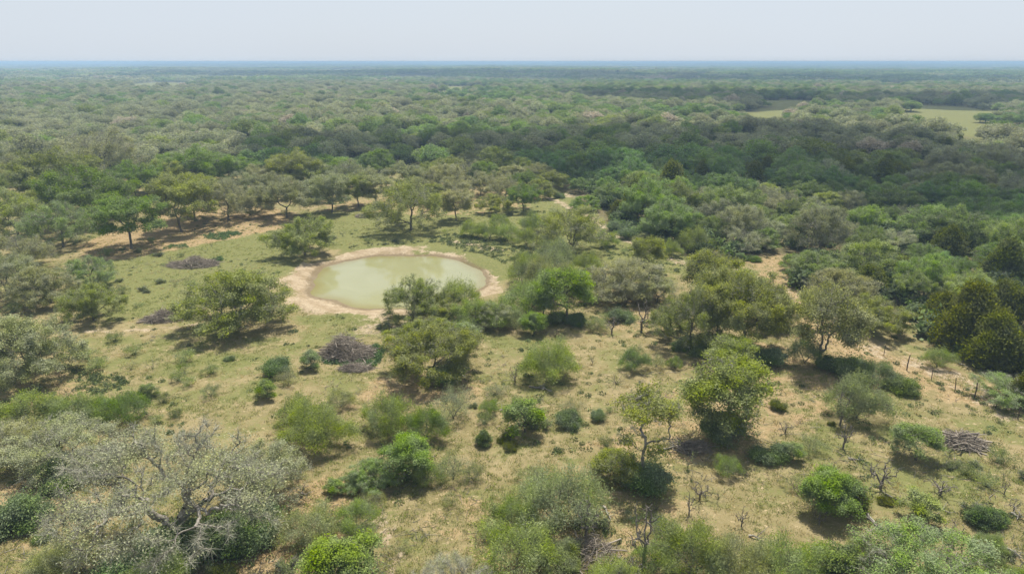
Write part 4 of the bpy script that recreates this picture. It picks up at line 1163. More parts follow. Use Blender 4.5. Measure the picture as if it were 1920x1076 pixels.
# ------------------------------------------------------------------ the woods
PROTO['wood_oak'] = [pair(*grow_far(201)) + (10.5,), pair(*grow_far(202, K=12, lr=.36)) + (10.5,), pair(*grow_far(203, K=7, lr=.48, H=4.2)) + (10.5,)]
PROTO['wood_grey'] = [pair(*grow_far(211, nleaf=5600, twigs=900)) + (10.5,), pair(*grow_far(212, nleaf=5200, twigs=900, K=12, lr=.36)) + (10.5,)]
PROTO['wood_juniper'] = [pair(*grow_far(221, R=3.1, H=3.9, nleaf=6000, lsize=.4, cone=True)) + (5.4,)]
KIND['wood_oak'] = KIND['wood_grey'] = ('live_oak', 'tree'); KIND['wood_juniper'] = ('juniper_tree', 'tree')

def join_far(kind, args, name):
    """one mesh for the far woods: wood + leaves, tone kept"""
    gt, gl = args
    g = Geo()
    off = 0
    for src, mi in ((gt, None), (gl, 2)):
        for v, li, lt, tn, m_, sm in zip(src.v, src.li, src.lt, src.tone, src.mi, src.sm):
            g.v.append(v); g.li.append(li + off); g.lt.append(lt); g.tone.append(tn)
            g.mi.append(m_ if mi is None else np.full(len(m_), mi)); g.sm.append(sm)
        off += src.n
    g.n = off
    return g.mesh(name, [BARK, LICHEN, LEAF_FAR])

rs = np.random.RandomState(77)
def scatter(rmax, cell, rmin=0):
    yy = np.arange(20, rmax, cell); xx = np.arange(-rmax, rmax, cell)
    X, Y = np.meshgrid(xx, yy)
    X = X + (np.arange(len(yy)) % 2)[:, None] * cell * .5
    X = (X + rs.uniform(-.36, .36, X.shape) * cell).ravel(); Y = (Y + rs.uniform(-.36, .36, Y.shape) * cell).ravel()
    d = np.hypot(X, Y)
    k = (np.abs(X) < Y * 1.05 + 60) & (d < rmax) & (d > rmin)
    X, Y = X[k], Y[k]
    k = in_woods(X, Y)
    return X[k], Y[k]

def recipe(X, Y):
    """which tree stands where: kind number and tint for every point"""
    n = len(X)
    px, py, dep = seen_at(X, Y)
    n1 = vnoise(X, Y, 55., 5); n2 = vnoise(X, Y, 21., 6); n3 = vnoise(X, Y, 260., 9)
    right = sstep(980, 1180, px) * sstep(225, 300, py)
    left = sstep(760, 480, px)
    left = 1 - sstep(480, 800, px)
    u = rs.rand(n)
    greyness = np.clip(.30 + .42 * left + (n1 - .5) * 1.1 + (n3 - .5) * .9 - .22 * right, .04, .93)
    jun = np.clip(.006 + .22 * right * sstep(.40, .62, n2) , 0, .5)
    kind = np.where(u < jun, 2, np.where(rs.rand(n) < greyness, 1, 0))
    A = np.array
    base = np.zeros((n, 3))
    gcol = A([.112, .172, .056]); bcol = A([.138, .195, .048]); ocol = A([.180, .205, .060]); grey = A([.195, .215, .112]); brown = A([.215, .218, .118])
    w = rs.rand(n)
    base[:] = gcol
    m = kind == 0
    sel = np.clip(n1 * 1.1 - .1 + rs.normal(size=n) * .2, 0, 1)
    base[m] = (gcol * (1 - sel[:, None]) + ocol * sel[:, None])[m]
    br = m & (rs.rand(n) < .10 + .25 * (n2 > .62)); base[br] = bcol
    m = kind == 1
    base[m] = (grey * (1 - w[:, None]) + brown * w[:, None])[m]
    m = kind == 2
    base[m] = A([.098, .112, .020])
    dead = (rs.rand(n) < .022) & (kind == 1); base[dead] = A([.30, .26, .19])
    base *= rs.uniform(.80, 1.28, (n, 1))
    return kind, base, dead

X, Y = scatter(1250, 6.9)
H_ = np.array([(a, b, r) for a, b, r in PLACED])
keep = np.ones(len(X), bool)
for a, b, r in H_:
    keep &= (np.hypot(X - a, Y - b) > r * .75 + 2.4)
X, Y = X[keep], Y[keep]
kind, tint, dead = recipe(X, Y)
px, py, dep = seen_at(X, Y, 5.)
infr = (px > -60) & (px < 1980)
order = np.argsort(dep + (~infr) * 1e5)
KN = ['wood_oak', 'wood_grey', 'wood_juniper']
lim = {'live_oak': 300 - COUNT.get('live_oak', 0), 'juniper_tree': 62}
single = np.zeros(len(X), bool)
size = 5.8 + 6.4 * rs.rand(len(X)) ** 1.4
size[kind == 2] = rs.uniform(3.8, 6.2, (kind == 2).sum())
size *= 1 - .12 * (vnoise(X, Y, 40., 12) > .6)

MARKS = [(-60, 'the strip of green brush'), (230, 'the large brown-grey oak'), (330, 'the green domed oak'), (500, 'the olive domed back oak'), (610, 'the slender-trunked grey oak'),
         (740, 'the wide far-shore oak'), (860, 'the highest grove oak'), (1000, 'the top of the dirt track'), (1090, 'the dark-limbed thicket oak'), (1180, 'the upright yellow-green tree'),
         (1280, 'the tight oak clump'), (1390, 'the feathery mesquite of the clump'), (1490, 'the yellow-brown oak'), (1590, 'the dark rounded oak'), (1700, 'the tallest juniper'),
         (1810, 'the broad dark juniper'), (1880, 'the pale-limbed edge oak')]
ROWS = ['front', 'second', 'third', 'fourth', 'fifth', 'sixth', 'seventh', 'eighth', 'ninth', 'tenth', 'eleventh', 'twelfth', 'thirteenth',
        'fourteenth', 'fifteenth', 'sixteenth', 'seventeenth', 'eighteenth', 'nineteenth', 'twentieth']
used_rows = {}
SEEN_LABELS = {}
def woods_label(x, y, d, size_, kindn, dead_, tint_):
    p_, q_, _ = seen_at(x, y)
    mk = max(i for i, (a_, _) in enumerate(MARKS) if a_ <= p_ or i == 0)
    front = used_rows.setdefault(mk, d)
    row = min(19, int((d - front) / 6.5))
    nxt = MARKS[mk + 1][0] if mk + 1 < len(MARKS) else 1980
    side = 'behind' if p_ < (MARKS[mk][0] + nxt) / 2 else 'right of'
    sz = 'small' if size_ < (7.8 if kindn != 2 else 4.6) else ('broad' if size_ > (9.5 if kindn != 2 else 5.4) else 'middling')
    if dead_: tw_ = 'pale dead-looking oak'
    elif kindn == 2: tw_ = 'dark juniper'
    elif kindn == 1: tw_ = 'grey lichened oak' if tint_[1] > .26 else 'brownish grey oak'
    elif tint_[1] > .22: tw_ = 'bright green oak'
    elif tint_[0] > .175: tw_ = 'olive oak'
    else: tw_ = 'deep green oak'
    return '%s %s, %s row of woods %s %s' % (sz, tw_, ROWS[row], side, MARKS[mk][1])
tone_word = ['green', 'grey', 'dark olive']
for i in order:
    nm = KIND[KN[kind[i]]][0]
    if not infr[i] or lim[nm] <= 0 or dep[i] > 420: continue
    lim[nm] -= 1; single[i] = True
    lab = woods_label(X[i], Y[i], dep[i], size[i], kind[i], dead[i], tint[i])
    near_ = dep[i] < 190
    k_ = KN[kind[i]]
    if near_: k_ = {'wood_oak': 'oak', 'wood_grey': 'grey', 'wood_juniper': 'juniper'}[k_]
    put(k_, int(rs.randint(0, 9)), float(X[i]), float(Y[i]), float(size[i]), tuple(tint[i]), float(rs.uniform(.88, 1.3)), lab, group='trees of the near woods')

def instanced(name, protos, X, Y, Z, scl, rotz, tint, pick, kindtag, label):
    me = bpy.data.meshes.new(name + '_points')
    n = len(X)
    me.vertices.add(n)
    me.vertices.foreach_set('co', np.stack([X, Y, Z], 1).astype(np.float32).ravel())
    def att(nm, ty, arr, key='value'):
        me.attributes.new(nm, ty, 'POINT').data.foreach_set(key, np.asarray(arr).ravel())
    att('scl', 'FLOAT_VECTOR', np.asarray(scl, np.float32), 'vector')
    att('rot', 'FLOAT_VECTOR', np.stack([np.zeros(n), np.zeros(n), rotz], 1).astype(np.float32), 'vector')
    att('tint', 'FLOAT_COLOR', np.concatenate([tint, np.ones((n, 1))], 1).astype(np.float32), 'color')
    att('pick', 'INT', np.asarray(pick, np.int32))
    ob = bpy.data.objects.new(name, me); COL.objects.link(ob)
    coll = bpy.data.collections.new(name + '_kinds')
    for k, m_ in enumerate(protos):
        o = bpy.data.objects.new('%s_kind_%02d' % (name, k), m_); coll.objects.link(o)
    ng = bpy.data.node_groups.new(name + '_nodes', 'GeometryNodeTree')
    ng.interface.new_socket('Geometry', in_out='INPUT', socket_type='NodeSocketGeometry')
    ng.interface.new_socket('Geometry', in_out='OUTPUT', socket_type='NodeSocketGeometry')
    N, Lk = ng.nodes, ng.links
    gi = N.new('NodeGroupInput'); go = N.new('NodeGroupOutput')
    ci = N.new('GeometryNodeCollectionInfo'); ci.inputs['Collection'].default_value = coll
    ci.inputs['Separate Children'].default_value = True; ci.inputs['Reset Children'].default_value = True
    ip = N.new('GeometryNodeInstanceOnPoints'); ip.inputs['Pick Instance'].default_value = True
    def named(nm, ty):
        a = N.new('GeometryNodeInputNamedAttribute'); a.data_type = ty; a.inputs['Name'].default_value = nm
        return [s for s in a.outputs if s.enabled and s.name == 'Attribute'][0]
    Lk.new(gi.outputs[0], ip.inputs['Points']); Lk.new(ci.outputs[0], ip.inputs['Instance'])
    Lk.new(named('pick', 'INT'), ip.inputs['Instance Index'])
    Lk.new(named('rot', 'FLOAT_VECTOR'), ip.inputs['Rotation'])
    Lk.new(named('scl', 'FLOAT_VECTOR'), ip.inputs['Scale'])
    Lk.new(ip.outputs[0], go.inputs[0])
    md = ob.modifiers.new('scatter', 'NODES'); md.node_group = ng
    ob['kind'] = kindtag; ob['label'] = label
    return ob

far_meshes = [join_far('o', grow_far(201), 'woods_oak_a'), join_far('o', grow_far(202, K=12, lr=.36), 'woods_oak_b'), join_far('o', grow_far(203, K=7, lr=.48, H=4.2), 'woods_oak_c'),
              join_far('g', grow_far(211, nleaf=5600, twigs=900), 'woods_grey_a'), join_far('g', grow_far(212, nleaf=5200, twigs=900, K=12, lr=.36), 'woods_grey_b'),
              join_far('j', grow_far(221, R=3.1, H=3.9, nleaf=6000, lsize=.4, cone=True), 'woods_juniper')]
m = ~single
Xs, Ys, ks, ts, ss = X[m], Y[m], kind[m], tint[m], size[m]
nat = np.where(ks == 2, 6.0, 10.5)
sc_ = ss / nat
pk = np.where(ks == 0, rs.randint(0, 3, len(ks)), np.where(ks == 1, 3 + rs.randint(0, 2, len(ks)), 5))
Z = land(Xs, Ys)[0]
instanced('woods', far_meshes, Xs, Ys, Z, np.stack([sc_, sc_, sc_ * rs.uniform(.75, 1.1, len(sc_))], 1), rs.uniform(0, 6.28, len(sc_)), ts, pk, 'stuff',
          'unbroken oak woods stretching back behind the pasture')

# brush filling the floor of the near woods
Xu, Yu = scatter(430, 5.2)
k = rs.rand(len(Xu)) < .55
Xu, Yu = Xu[k], Yu[k]
bm_ = [join_far('b', grow_bush(301, nleaf=1500, lsize=.42), 'woods_brush_a'), join_far('b', grow_bush(302, nleaf=1500, lsize=.42, K=7), 'woods_brush_b')]
s_ = rs.uniform(.6, 1.35, len(Xu))
tu = np.array([.085, .115, .042])[None] * rs.uniform(.7, 1.5, (len(Xu), 1))
instanced('undergrowth', bm_, Xu, Yu, land(Xu, Yu)[0], np.stack([s_ * 1.2, s_ * 1.2, s_], 1), rs.uniform(0, 6.28, len(Xu)), tu, rs.randint(0, 2, len(Xu)), 'stuff',
          'dark brush growing under the oaks of the woods')

# the farthest woods: stands of many trees
def stand(seed, n=34, half=33.):
    r = np.random.RandomState(seed)
    g = Geo()
    a = r.uniform(0, 6.28, n); q = np.sqrt(r.rand(n)) * half
    for k in range(n):
        cx, cy_ = q[k] * math.cos(a[k]), q[k] * math.sin(a[k])
        R = r.uniform(4, 6.6); H = r.uniform(5.0, 8.5); K = 6
        L = dome_lobes(r, R, 1.6, H - 1.6, K, .48)
        C, kk = lobe_points(r, L, 240, .5, .75)
        C = C + np.array([cx, cy_, 0])
        leaves(g, C, 1.35, .8, .5 + (r.rand() - .5) * .45 + r.normal(size=240) * .14, r, 0, None, .3)
    return g.mesh('stand', [LEAF_FAR])
stands = [stand(401), stand(402), stand(403)]
yy = []
Xf, Yf = [], []
for (r0, r1, c) in ((1215, 3200, 50.), (3200, 10500, 62.)):
    n_ = int((r1 ** 2 - r0 ** 2) * 1.02 / (c * c))
    a = rs.uniform(-.95, .95, n_); q = np.sqrt(rs.uniform(r0 ** 2, r1 ** 2, n_))
    Xf.append(q * np.sin(a)); Yf.append(q * np.cos(a))
Xf = np.concatenate(Xf); Yf = np.concatenate(Yf)
hole = vnoise(Xf, Yf, 210., 31) < .13
k = in_woods(Xf, Yf) & ~hole
Xf, Yf = Xf[k], Yf[k]
kf, tf, _ = recipe(Xf, Yf)
s_ = rs.uniform(.85, 1.25, len(Xf))
instanced('distant_woods', stands, Xf, Yf, land(Xf, Yf)[0], np.stack([s_, s_, s_ * rs.uniform(.8, 1.15, len(s_))], 1), rs.uniform(0, 6.28, len(s_)), tf, rs.randint(0, 3, len(s_)), 'stuff',
          'distant hazy woods running flat to the horizon')
print('WOODS', int(single.sum()), len(Xs), len(Xf), COUNT)
# ------------------------------------------------------------------ brush piles, fallen wood
def tagged(name, mesh, loc, rotz, label, cat, group=None, scale=1.):
    o = bpy.data.objects.new(name, mesh); COL.objects.link(o)
    o.location = loc; o.rotation_euler = (0, 0, rotz)
    if not isinstance(scale, tuple): scale = (scale,) * 3
    o.scale = scale
    o['label'] = label; o['category'] = cat
    if group: o['group'] = group
    return o

def heap(bx, by, w, dpx, rot, h, seed, label, n=700, big=40, weeds=None):
    X, Y, dep = ground_at(bx, by)
    lx = w / F * dep
    g = grow_pile(seed, lx, dpx, h, n, big)
    o = tagged('brush_pile', g.mesh('brush_pile', [PILEWOOD]), (X, Y, land1(X, Y)), rot, label, 'brush pile', 'brush piles on the pasture')
    return X, Y

heap(362, 498, 92, 4.6, .10, 1.35, 1, 'long brown brush pile on green grass below the bare orange soil', 900, 60)
heap(314, 596, 92, 3.2, .30, 1.2, 2, 'long grey brush pile beside the isolated yellow-green oak', 900, 30)
heap(652, 664, 98, 4.4, -.12, 2.2, 3, 'big tangled brush pile of cut limbs with green weeds round it', 1000, 110)
heap(668, 690, 50, 1.8, .1, .55, 4, 'low reddish heap of twigs in front of the big tangled brush pile', 500, 8)
heap(682, 407, 30, 3.0, 0, .8, 5, 'small far brush pile in the grass below the grove', 260, 14)
heap(1800, 832, 66, 2.6, -.25, .85, 6, 'heap of short cut wood beside the bare twiggy bush on the slope', 420, 120)
heap(1108, 1042, 100, 3.0, .35, 1.1, 7, 'tangle of fallen pale branches at the foot of the upright dead tree', 120, 46)
heap(1300, 842, 60, 2.0, .1, .5, 8, 'scattered dead branches on the ground beside the yellow-tipped oak', 130, 24)

def log(pts, r, label, seed):
    rs_ = np.random.RandomState(seed)
    P = []
    for a, b in pts:
        X, Y, _ = ground_at(a, b); P.append((X, Y, land1(X, Y) + r * .8))
    P = np.array(P)
    Q = [P[0]]
    for i in range(len(P) - 1):
        for t in np.linspace(0, 1, 5)[1:]:
            Q.append(P[i] * (1 - t) + P[i + 1] * t + np.array([rs_.normal() * .06, rs_.normal() * .06, abs(rs_.normal()) * .05]))
    Q = np.array(Q); O = Q[0].copy(); Q = Q - O
    rad = np.linspace(r, r * .35, len(Q))
    g = Geo()
    limbs(g, Q[:-1], Q[1:], rad[:-1], rad[1:], 0, rs_.rand(len(Q) - 1), 6)
    n = 7
    k = rs_.randint(1, len(Q), n)
    a = Q[k]; d = rs_.normal(size=(n, 3)) * .5; d[:, 2] = np.abs(d[:, 2]) * .6
    b = a + d
    limbs(g, a, b, np.full(n, r * .45), np.full(n, r * .15), 0, rs_.rand(n), 4)
    me = g.mesh('fallen_branch', [PALEBARK])
    tagged('fallen_branch', me, tuple(O), 0, label, 'fallen branch', 'fallen branches on the pasture')
log([(1620, 960), (1640, 985), (1655, 1005)], .09, 'fallen limb lying below the rounded green mesquite', 1)
log([(1772, 674), (1790, 680), (1806, 688)], .12, 'fallen log beside the fan-shaped mesquite near the junipers', 2)
log([(1665, 935), (1692, 945)], .10, 'dead limb on the ground beside the low olive bush', 3)
log([(1880, 1030), (1912, 1046)], .10, 'dead limb on the ground near the bottom corner', 4)
log([(1404, 1004), (1434, 1014)], .08, 'dark fallen limb below the lone dead tree', 5)
log([(1895, 964), (1919, 975)], .10, 'fallen limb beside the edge dead tree', 6)
log([(992, 724), (1020, 727), (1034, 733)], .09, 'dark fallen branch in front of the wide round mesquite', 7)
log([(920, 768), (944, 772)], .09, 'fallen branch between the small bright shrub and the green small oak', 8)
log([(1240, 845), (1262, 840), (1284, 846)], .10, 'crooked fallen limb between the tall bare-limbed oak and the yellow-tipped oak', 9)
log([(1130, 950), (1145, 975)], .09, 'fallen limb beside the very large feathery mesquite', 10)
log([(1590, 862), (1612, 866)], .07, 'thin fallen branch beyond the round leafy tree', 11)
log([(1740, 945), (1775, 965)], .08, 'long fallen branch beside the sprawling dead brush', 12)

# ------------------------------------------------------------------ fences
def fence(pts, label, seed, tall=()):
    rs_ = np.random.RandomState(seed)
    W = [ground_at(a, b) for a, b in pts]
    root = bpy.data.objects.new('wire_fence', None); COL.objects.link(root)
    ox, oy = W[0][0], W[0][1]
    root.location = (ox, oy, land1(ox, oy)); oz = root.location.z
    root['label'] = label; root['category'] = 'fence'; root['group'] = 'wire fences of the pasture'
    # one post
    g = Geo()
    z = np.array([-.3, .5, 1.05, 1.42]); p = np.stack([.02 * np.sin(z * 3), .015 * np.cos(z * 4), z], 1)
    limbs(g, p[:-1], p[1:], np.array([.05, .048, .044]), np.array([.048, .044, .04]), 0, None, 7)
    limbs(g, np.array([[.02 * math.sin(4.26), 0, 1.42]]), np.array([[.0, 0, 1.45]]), [.055], [.01], 0, None, 7)
    post = g.mesh('post', [POSTWOOD])
    P = []
    for (x, y, _) in W:
        P.append((x, y, land1(x, y)))
    Q = []
    for i in range(len(P) - 1):
        a, b = np.array(P[i]), np.array(P[i + 1]); L = np.linalg.norm(b - a); n = max(1, int(round(L / 3.2)))
        for k in range(n):
            c = a + (b - a) * k / n; c[2] = land1(c[0], c[1]); Q.append(c)
    Q.append(np.array(P[-1]))
    for i, c in enumerate(Q):
        o = bpy.data.objects.new('post', post); COL.objects.link(o); o.parent = root
        o.location = (c[0] - ox, c[1] - oy, c[2] - oz)
        s = rs_.uniform(.75, 1.1) * (1.22 if rs_.rand() < .28 else 1)
        o.scale = (s ** .5 * rs_.uniform(.7, 1.3),) * 2 + (s,)
        o.rotation_euler = (rs_.normal() * .06, rs_.normal() * .06, rs_.uniform(0, 6))
    Q = np.array(Q) - np.array([ox, oy, oz])
    for hz in (.35, .75, 1.1):
        g = Geo(); A = Q + np.array([0, 0, hz]); M = (A[:-1] + A[1:]) / 2 - np.array([0, 0, .03])
        limbs(g, A[:-1], M, np.full(len(M), .012), np.full(len(M), .012), 0, None, 3)
        limbs(g, M, A[1:], np.full(len(M), .012), np.full(len(M), .012), 0, None, 3)
        o = bpy.data.objects.new('wire', g.mesh('wire', [POSTWOOD])); COL.objects.link(o); o.parent = root
fence([(1618, 642), (1700, 694), (1746, 712), (1790, 734), (1826, 748), (1866, 767), (1908, 788), (1960, 812)], 'post and wire fence running past the junipers to the picture edge', 3)
fence([(1232, 448), (1262, 462), (1290, 476), (1330, 488), (1380, 494)], 'old post and wire fence behind the upright yellow-green tree', 5)

# ------------------------------------------------------------------ grass, weeds, leaf litter
def tuft(seed, n=16, h=.28, r=.16, w=.035):
    r_ = np.random.RandomState(seed)
    g = Geo()
    c = np.stack([r_.normal(size=n) * r, r_.normal(size=n) * r, np.zeros(n)], 1)
    d = unit(r_.normal(size=(n, 3)) * np.array([.6, .6, .3]) + np.array([0, 0, 1.])) * r_.uniform(.5, 1.2, (n, 1)) * h
    blades(g, c, d, w, r_.rand(n), r_, 0)
    return g.mesh('tuft', [LEAF_FAR])
def weed(seed, n=60, R=.42, h=.24, size=.13):
    r_ = np.random.RandomState(seed)
    g = Geo()
    a = r_.uniform(0, 6.28, n); q = np.sqrt(r_.rand(n)) * R
    C = np.stack([q * np.cos(a), q * np.sin(a), .03 + r_.rand(n) * h * (1 - (q / R) ** 2 * .7)], 1)
    leaves(g, C, size, .7, r_.rand(n), r_, 0, np.array([0, 0, .2]))
    return g.mesh('weed', [LEAF_FAR])
r2 = np.random.RandomState(99)
def open_points(n, pxlim=None):
    Y = 28 + (185 - 28) * r2.rand(n) ** 1.5; X = (r2.rand(n) - .5) * 2 * (Y * .82 + 6)
    sd = land(X, Y)[1]
    k = (sd > 1.6) & ~in_woods(X, Y)
    return X[k], Y[k], sd[k]
Xg, Yg, sg = open_points(90000)
lushness = vnoise(Xg, Yg, 5., 21) * .5 + vnoise(Xg, Yg, 1.7, 22) * .5
px, py, dep = seen_at(Xg, Yg)
green = np.clip(1.2 * sstep(.38, .62, lushness), 0, 1)
k = (r2.rand(len(Xg)) < .25 + .75 * green) & (sg > 3.6 + r2.rand(len(sg)) * 2)
Xg, Yg, green = Xg[k], Yg[k], green[k]
dryc = np.array([.27, .22, .095]); grc = np.array([.13, .16, .04])
mixv = np.clip(green * .9 + r2.normal(size=len(Xg)) * .22, 0, 1)[:, None]
tg = dryc * (1 - mixv) + grc * mixv
s_ = r2.uniform(.5, 1.2, len(Xg))
instanced('grass', [tuft(1), tuft(2, 12, .2, .22), tuft(3, 20, .22, .12)], Xg, Yg, land(Xg, Yg)[0], np.stack([s_, s_, s_ * .8], 1), r2.uniform(0, 6.28, len(Xg)), tg, r2.randint(0, 3, len(Xg)), 'stuff',
          'sparse short dry grass over the pasture')
# weeds: scattered, plus the rows on the dam and the lush patches by the piles
Xw, Yw, sw = open_points(5200)
dens = vnoise(Xw, Yw, 7., 25)
k = (dens > .52) & (sw > 4.5)
Xw, Yw = list(Xw[k]), list(Yw[k])
tw = [np.array([.085, .115, .04]) * r2.uniform(.7, 1.3) for _ in Xw]
sw_ = list(r2.uniform(.35, 1.0, len(Xw)))
def patch(poly, n, col, s0, s1):
    W = poly_world(poly); lo, hi = W.min(0), W.max(0)
    q = lo + (hi - lo) * r2.rand(n * 3, 2)
    q = q[signed_dist(q, W) < 0][:n]
    q = q[signed_dist(q, POND) > 3]
    for a, b in q:
        Xw.append(a); Yw.append(b); tw.append(np.array(col) * r2.uniform(.8, 1.25)); sw_.append(r2.uniform(s0, s1))
patch([(380, 440), (440, 434), (455, 440), (420, 450), (385, 448)], 120, (.075, .125, .038), .6, 1.2)
patch([(305, 462), (350, 457), (352, 464), (308, 468)], 40, (.075, .125, .038), .5, 1.)
patch([(398, 484), (414, 480), (418, 488), (402, 492)], 30, (.075, .125, .038), .6, 1.1)
patch([(600, 680), (640, 684), (700, 690), (722, 660), (704, 642), (690, 668), (640, 672), (605, 668)], 190, (.080, .135, .045), .5, 1.1)
patch([(820, 440), (870, 440), (1010, 470), (1040, 500), (960, 500), (880, 470), (800, 452)], 420, (.095, .12, .045), .5, 1.25)
patch([(620, 470), (700, 462), (830, 455), (860, 470), (930, 488), (940, 470), (860, 452), (720, 452)], 120, (.10, .115, .05), .5, 1.1)
patch([(1130, 455), (1200, 470), (1290, 500), (1240, 520), (1140, 490)], 120, (.095, .12, .045), .5, 1.2)
patch([(590, 365), (650, 360), (645, 385), (600, 382)], 60, (.075, .125, .038), .8, 1.5)
patch([(140, 690), (220, 700), (240, 720), (180, 740), (130, 720)], 70, (.075, .10, .035), .5, 1.2)
Xw = np.array(Xw); Yw = np.array(Yw); tw = np.array(tw); sw_ = np.array(sw_)
instanced('low_weeds', [weed(1), weed(2, 40, .5, .16), weed(3, 80, .36, .34)], Xw, Yw, land(Xw, Yw)[0], np.stack([sw_, sw_, sw_], 1), r2.uniform(0, 6.28, len(Xw)), tw, r2.randint(0, 3, len(Xw)), 'stuff',
          'low green weeds dotted over the grass')
# low ragged scrub that fills in between the bushes
Xs_, Ys_, ss_ = open_points(1500)
k = (vnoise(Xs_, Ys_, 11., 61) > .5) & (ss_ > 6) & (Ys_ < 120)
Xs_, Ys_ = Xs_[k], Ys_[k]
scrub_mesh = [join_far('s', grow_mesquite(305, R=1.2, H=1.2, nst=3, nat=80, nleaf=1500, lsize=.2, spread=.16, tip=.008), 'scrub_a'),
              join_far('s', grow_bush(306, R=.9, H=.8, nleaf=1500, lsize=.12, K=7), 'scrub_b'),
              join_far('s', grow_mesquite(307, R=1.1, H=1.3, nst=3, nat=80, nleaf=300, lsize=.2, spread=.1, tip=.010), 'scrub_c')]
s_ = r2.uniform(.3, .95, len(Xs_))
tscr = np.array([.16, .19, .07])[None] * r2.uniform(.6, 1.2, (len(Xs_), 1))
instanced('pasture_scrub', scrub_mesh, Xs_, Ys_, land(Xs_, Ys_)[0], np.stack([s_, s_, s_], 1), r2.uniform(0, 6.28, len(Xs_)), tscr, r2.randint(0, 3, len(Xs_)), 'stuff',
          'low ragged scrub scattered between the bushes')
# twigs and bits of dead wood strewn about
def litter(seed, n=5):
    r_ = np.random.RandomState(seed); g = Geo()
    c = np.stack([r_.normal(size=n) * .3, r_.normal(size=n) * .3, np.full(n, .03)], 1)
    d = unit(r_.normal(size=(n, 3)) * np.array([1, 1, .25])) * r_.uniform(.3, .9, (n, 1))
    e = c + d; e[:, 2] = np.abs(e[:, 2]) + .02
    limbs(g, c, e, np.full(n, .022), np.full(n, .01), 0, r_.rand(n), 3)
    return g.mesh('litter', [PALEBARK])
Xl, Yl, sl = open_points(3200)
k = (vnoise(Xl, Yl, 8., 41) > .55) & (sl > 5) & (Yl < 110)
Xl, Yl = Xl[k], Yl[k]
s_ = r2.uniform(.5, 1.3, len(Xl))
instanced('fallen_twigs', [litter(1), litter(2, 3), litter(3, 7)], Xl, Yl, land(Xl, Yl)[0], np.stack([s_, s_, s_], 1), r2.uniform(0, 6.28, len(Xl)), np.ones((len(Xl), 3)), r2.randint(0, 3, len(Xl)), 'stuff',
          'dead twigs strewn over the pasture')

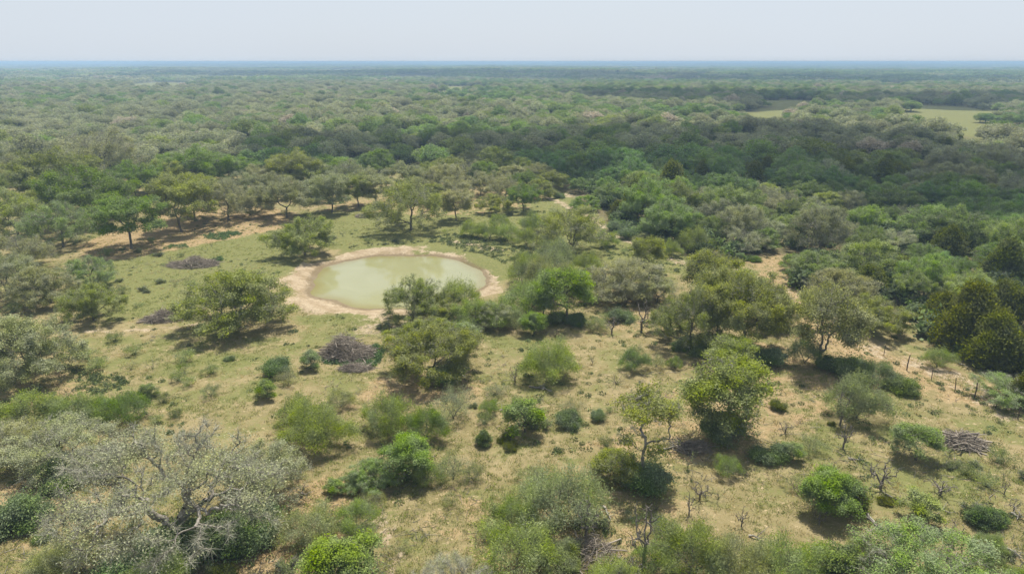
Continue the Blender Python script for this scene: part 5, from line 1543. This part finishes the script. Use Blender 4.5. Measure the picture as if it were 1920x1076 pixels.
# ------------------------------------------------------------------ clouds that shade the woods (far above the view)
def cloud_mat():
    m, nt, N, Lk = new_mat('cloud_vapour')
    out = N.new('ShaderNodeOutputMaterial')
    d = N.new('ShaderNodeBsdfDiffuse'); d.inputs['Color'].default_value = (.9, .9, .9, 1)
    t = N.new('ShaderNodeBsdfTransparent'); t.inputs['Color'].default_value = (.92, .92, .92, 1)
    mx = N.new('ShaderNodeMixShader'); mx.inputs['Fac'].default_value = .42
    Lk.new(d.outputs[0], mx.inputs[1]); Lk.new(t.outputs[0], mx.inputs[2]); Lk.new(mx.outputs[0], out.inputs['Surface'])
    return m
CM = cloud_mat()
def cloud(poly, alt, thick, seed, label):
    """a lumpy flat-bottomed cloud standing where it shades the given stretch of country"""
    W = poly_world(poly, 6.)
    off = np.array([SUN_DIR.x, SUN_DIR.y]) / SUN_DIR.z * alt
    lo, hi = W.min(0) - 30, W.max(0) + 30
    n = 120
    xs = np.linspace(lo[0], hi[0], n); ys = np.linspace(lo[1], hi[1], n)
    X, Y = np.meshgrid(xs, ys); P = np.stack([X.ravel(), Y.ravel()], 1)
    sc_ = (hi - lo).max() / 18
    P2 = P + np.stack([vnoise(P[:, 0], P[:, 1], sc_, seed) - .5, vnoise(P[:, 0], P[:, 1], sc_, seed + 1) - .5], 1) * sc_ * 1.3
    d = signed_dist(P2, W)
    h = np.clip(-d / (sc_ * .8), 0, 1) ** .5
    top = alt + h * thick * (.6 + .8 * vnoise(P[:, 0], P[:, 1], sc_ * .7, seed + 2)); bot = alt - h * thick * .12
    i = np.arange(n * n).reshape(n, n)
    Fc = np.stack([i[:-1, :-1], i[:-1, 1:], i[1:, 1:], i[1:, :-1]], 2).reshape(-1, 4)
    Fc = Fc[(d[Fc].min(1) < 0)]
    c = P.mean(0) + off
    V1 = np.stack([P[:, 0] + off[0] - c[0], P[:, 1] + off[1] - c[1], top - alt], 1); V2 = V1.copy(); V2[:, 2] = bot - alt - .5
    g = Geo(); g.add(V1, Fc, None, 0, True); g.add(V2, Fc[:, ::-1], None, 0, True)
    o = bpy.data.objects.new('cloud', g.mesh('cloud', [CM])); COL.objects.link(o)
    o.location = (c[0], c[1], alt); o['kind'] = 'structure'; o['label'] = label
cloud([(440, 262), (620, 240), (700, 246), (860, 236), (1000, 240), (1150, 228), (1300, 232), (1500, 226), (1700, 240), (1850, 262), (2200, 290), (2300, 400), (1920, 372), (1700, 352), (1560, 345),
       (1480, 322), (1300, 300), (1150, 288), (1040, 292), (960, 285), (860, 262), (700, 272), (600, 282), (520, 290)], 420, 60, 3, 'cloud shading the front of the woods')
cloud([(1050, 163), (1250, 168), (1700, 172), (2100, 170), (2100, 192), (1700, 186), (1400, 188), (1100, 176)], 600, 70, 13, 'cloud shading a band of the middle woods')
cloud([(300, 133), (700, 132), (1100, 136), (1900, 140), (1900, 147), (1300, 146), (700, 140), (200, 141)], 800, 90, 23, 'cloud shading the distant woods')

# ------------------------------------------------------------------ haze
def haze():
    g = Geo()
    x0, x1, y0, y1, z0_, z1_ = -12800, 12800, -1800, 12900, -18., 31.5
    V = [(x0, y0, z0_), (x1, y0, z0_), (x1, y1, z0_), (x0, y1, z0_), (x0, y0, z1_), (x1, y0, z1_), (x1, y1, z1_), (x0, y1, z1_)]
    Fc = [(0, 3, 2, 1), (4, 5, 6, 7), (0, 1, 5, 4), (1, 2, 6, 5), (2, 3, 7, 6), (3, 0, 4, 7)]
    g.add(V, Fc)
    m, nt, N, Lk = new_mat('haze_air')
    out = N.new('ShaderNodeOutputMaterial'); v = N.new('ShaderNodeVolumePrincipled')
    v.inputs['Color'].default_value = (.42, .60, .83, 1); v.inputs['Density'].default_value = HAZE_D
    v.inputs['Anisotropy'].default_value = .0
    Lk.new(v.outputs[0], out.inputs['Volume'])
    o = bpy.data.objects.new('haze', g.mesh('haze', [m])); COL.objects.link(o); o['kind'] = 'stuff'
    o['label'] = 'pale blue haze over the far woods'
HAZE_D = 4.0e-4
haze()
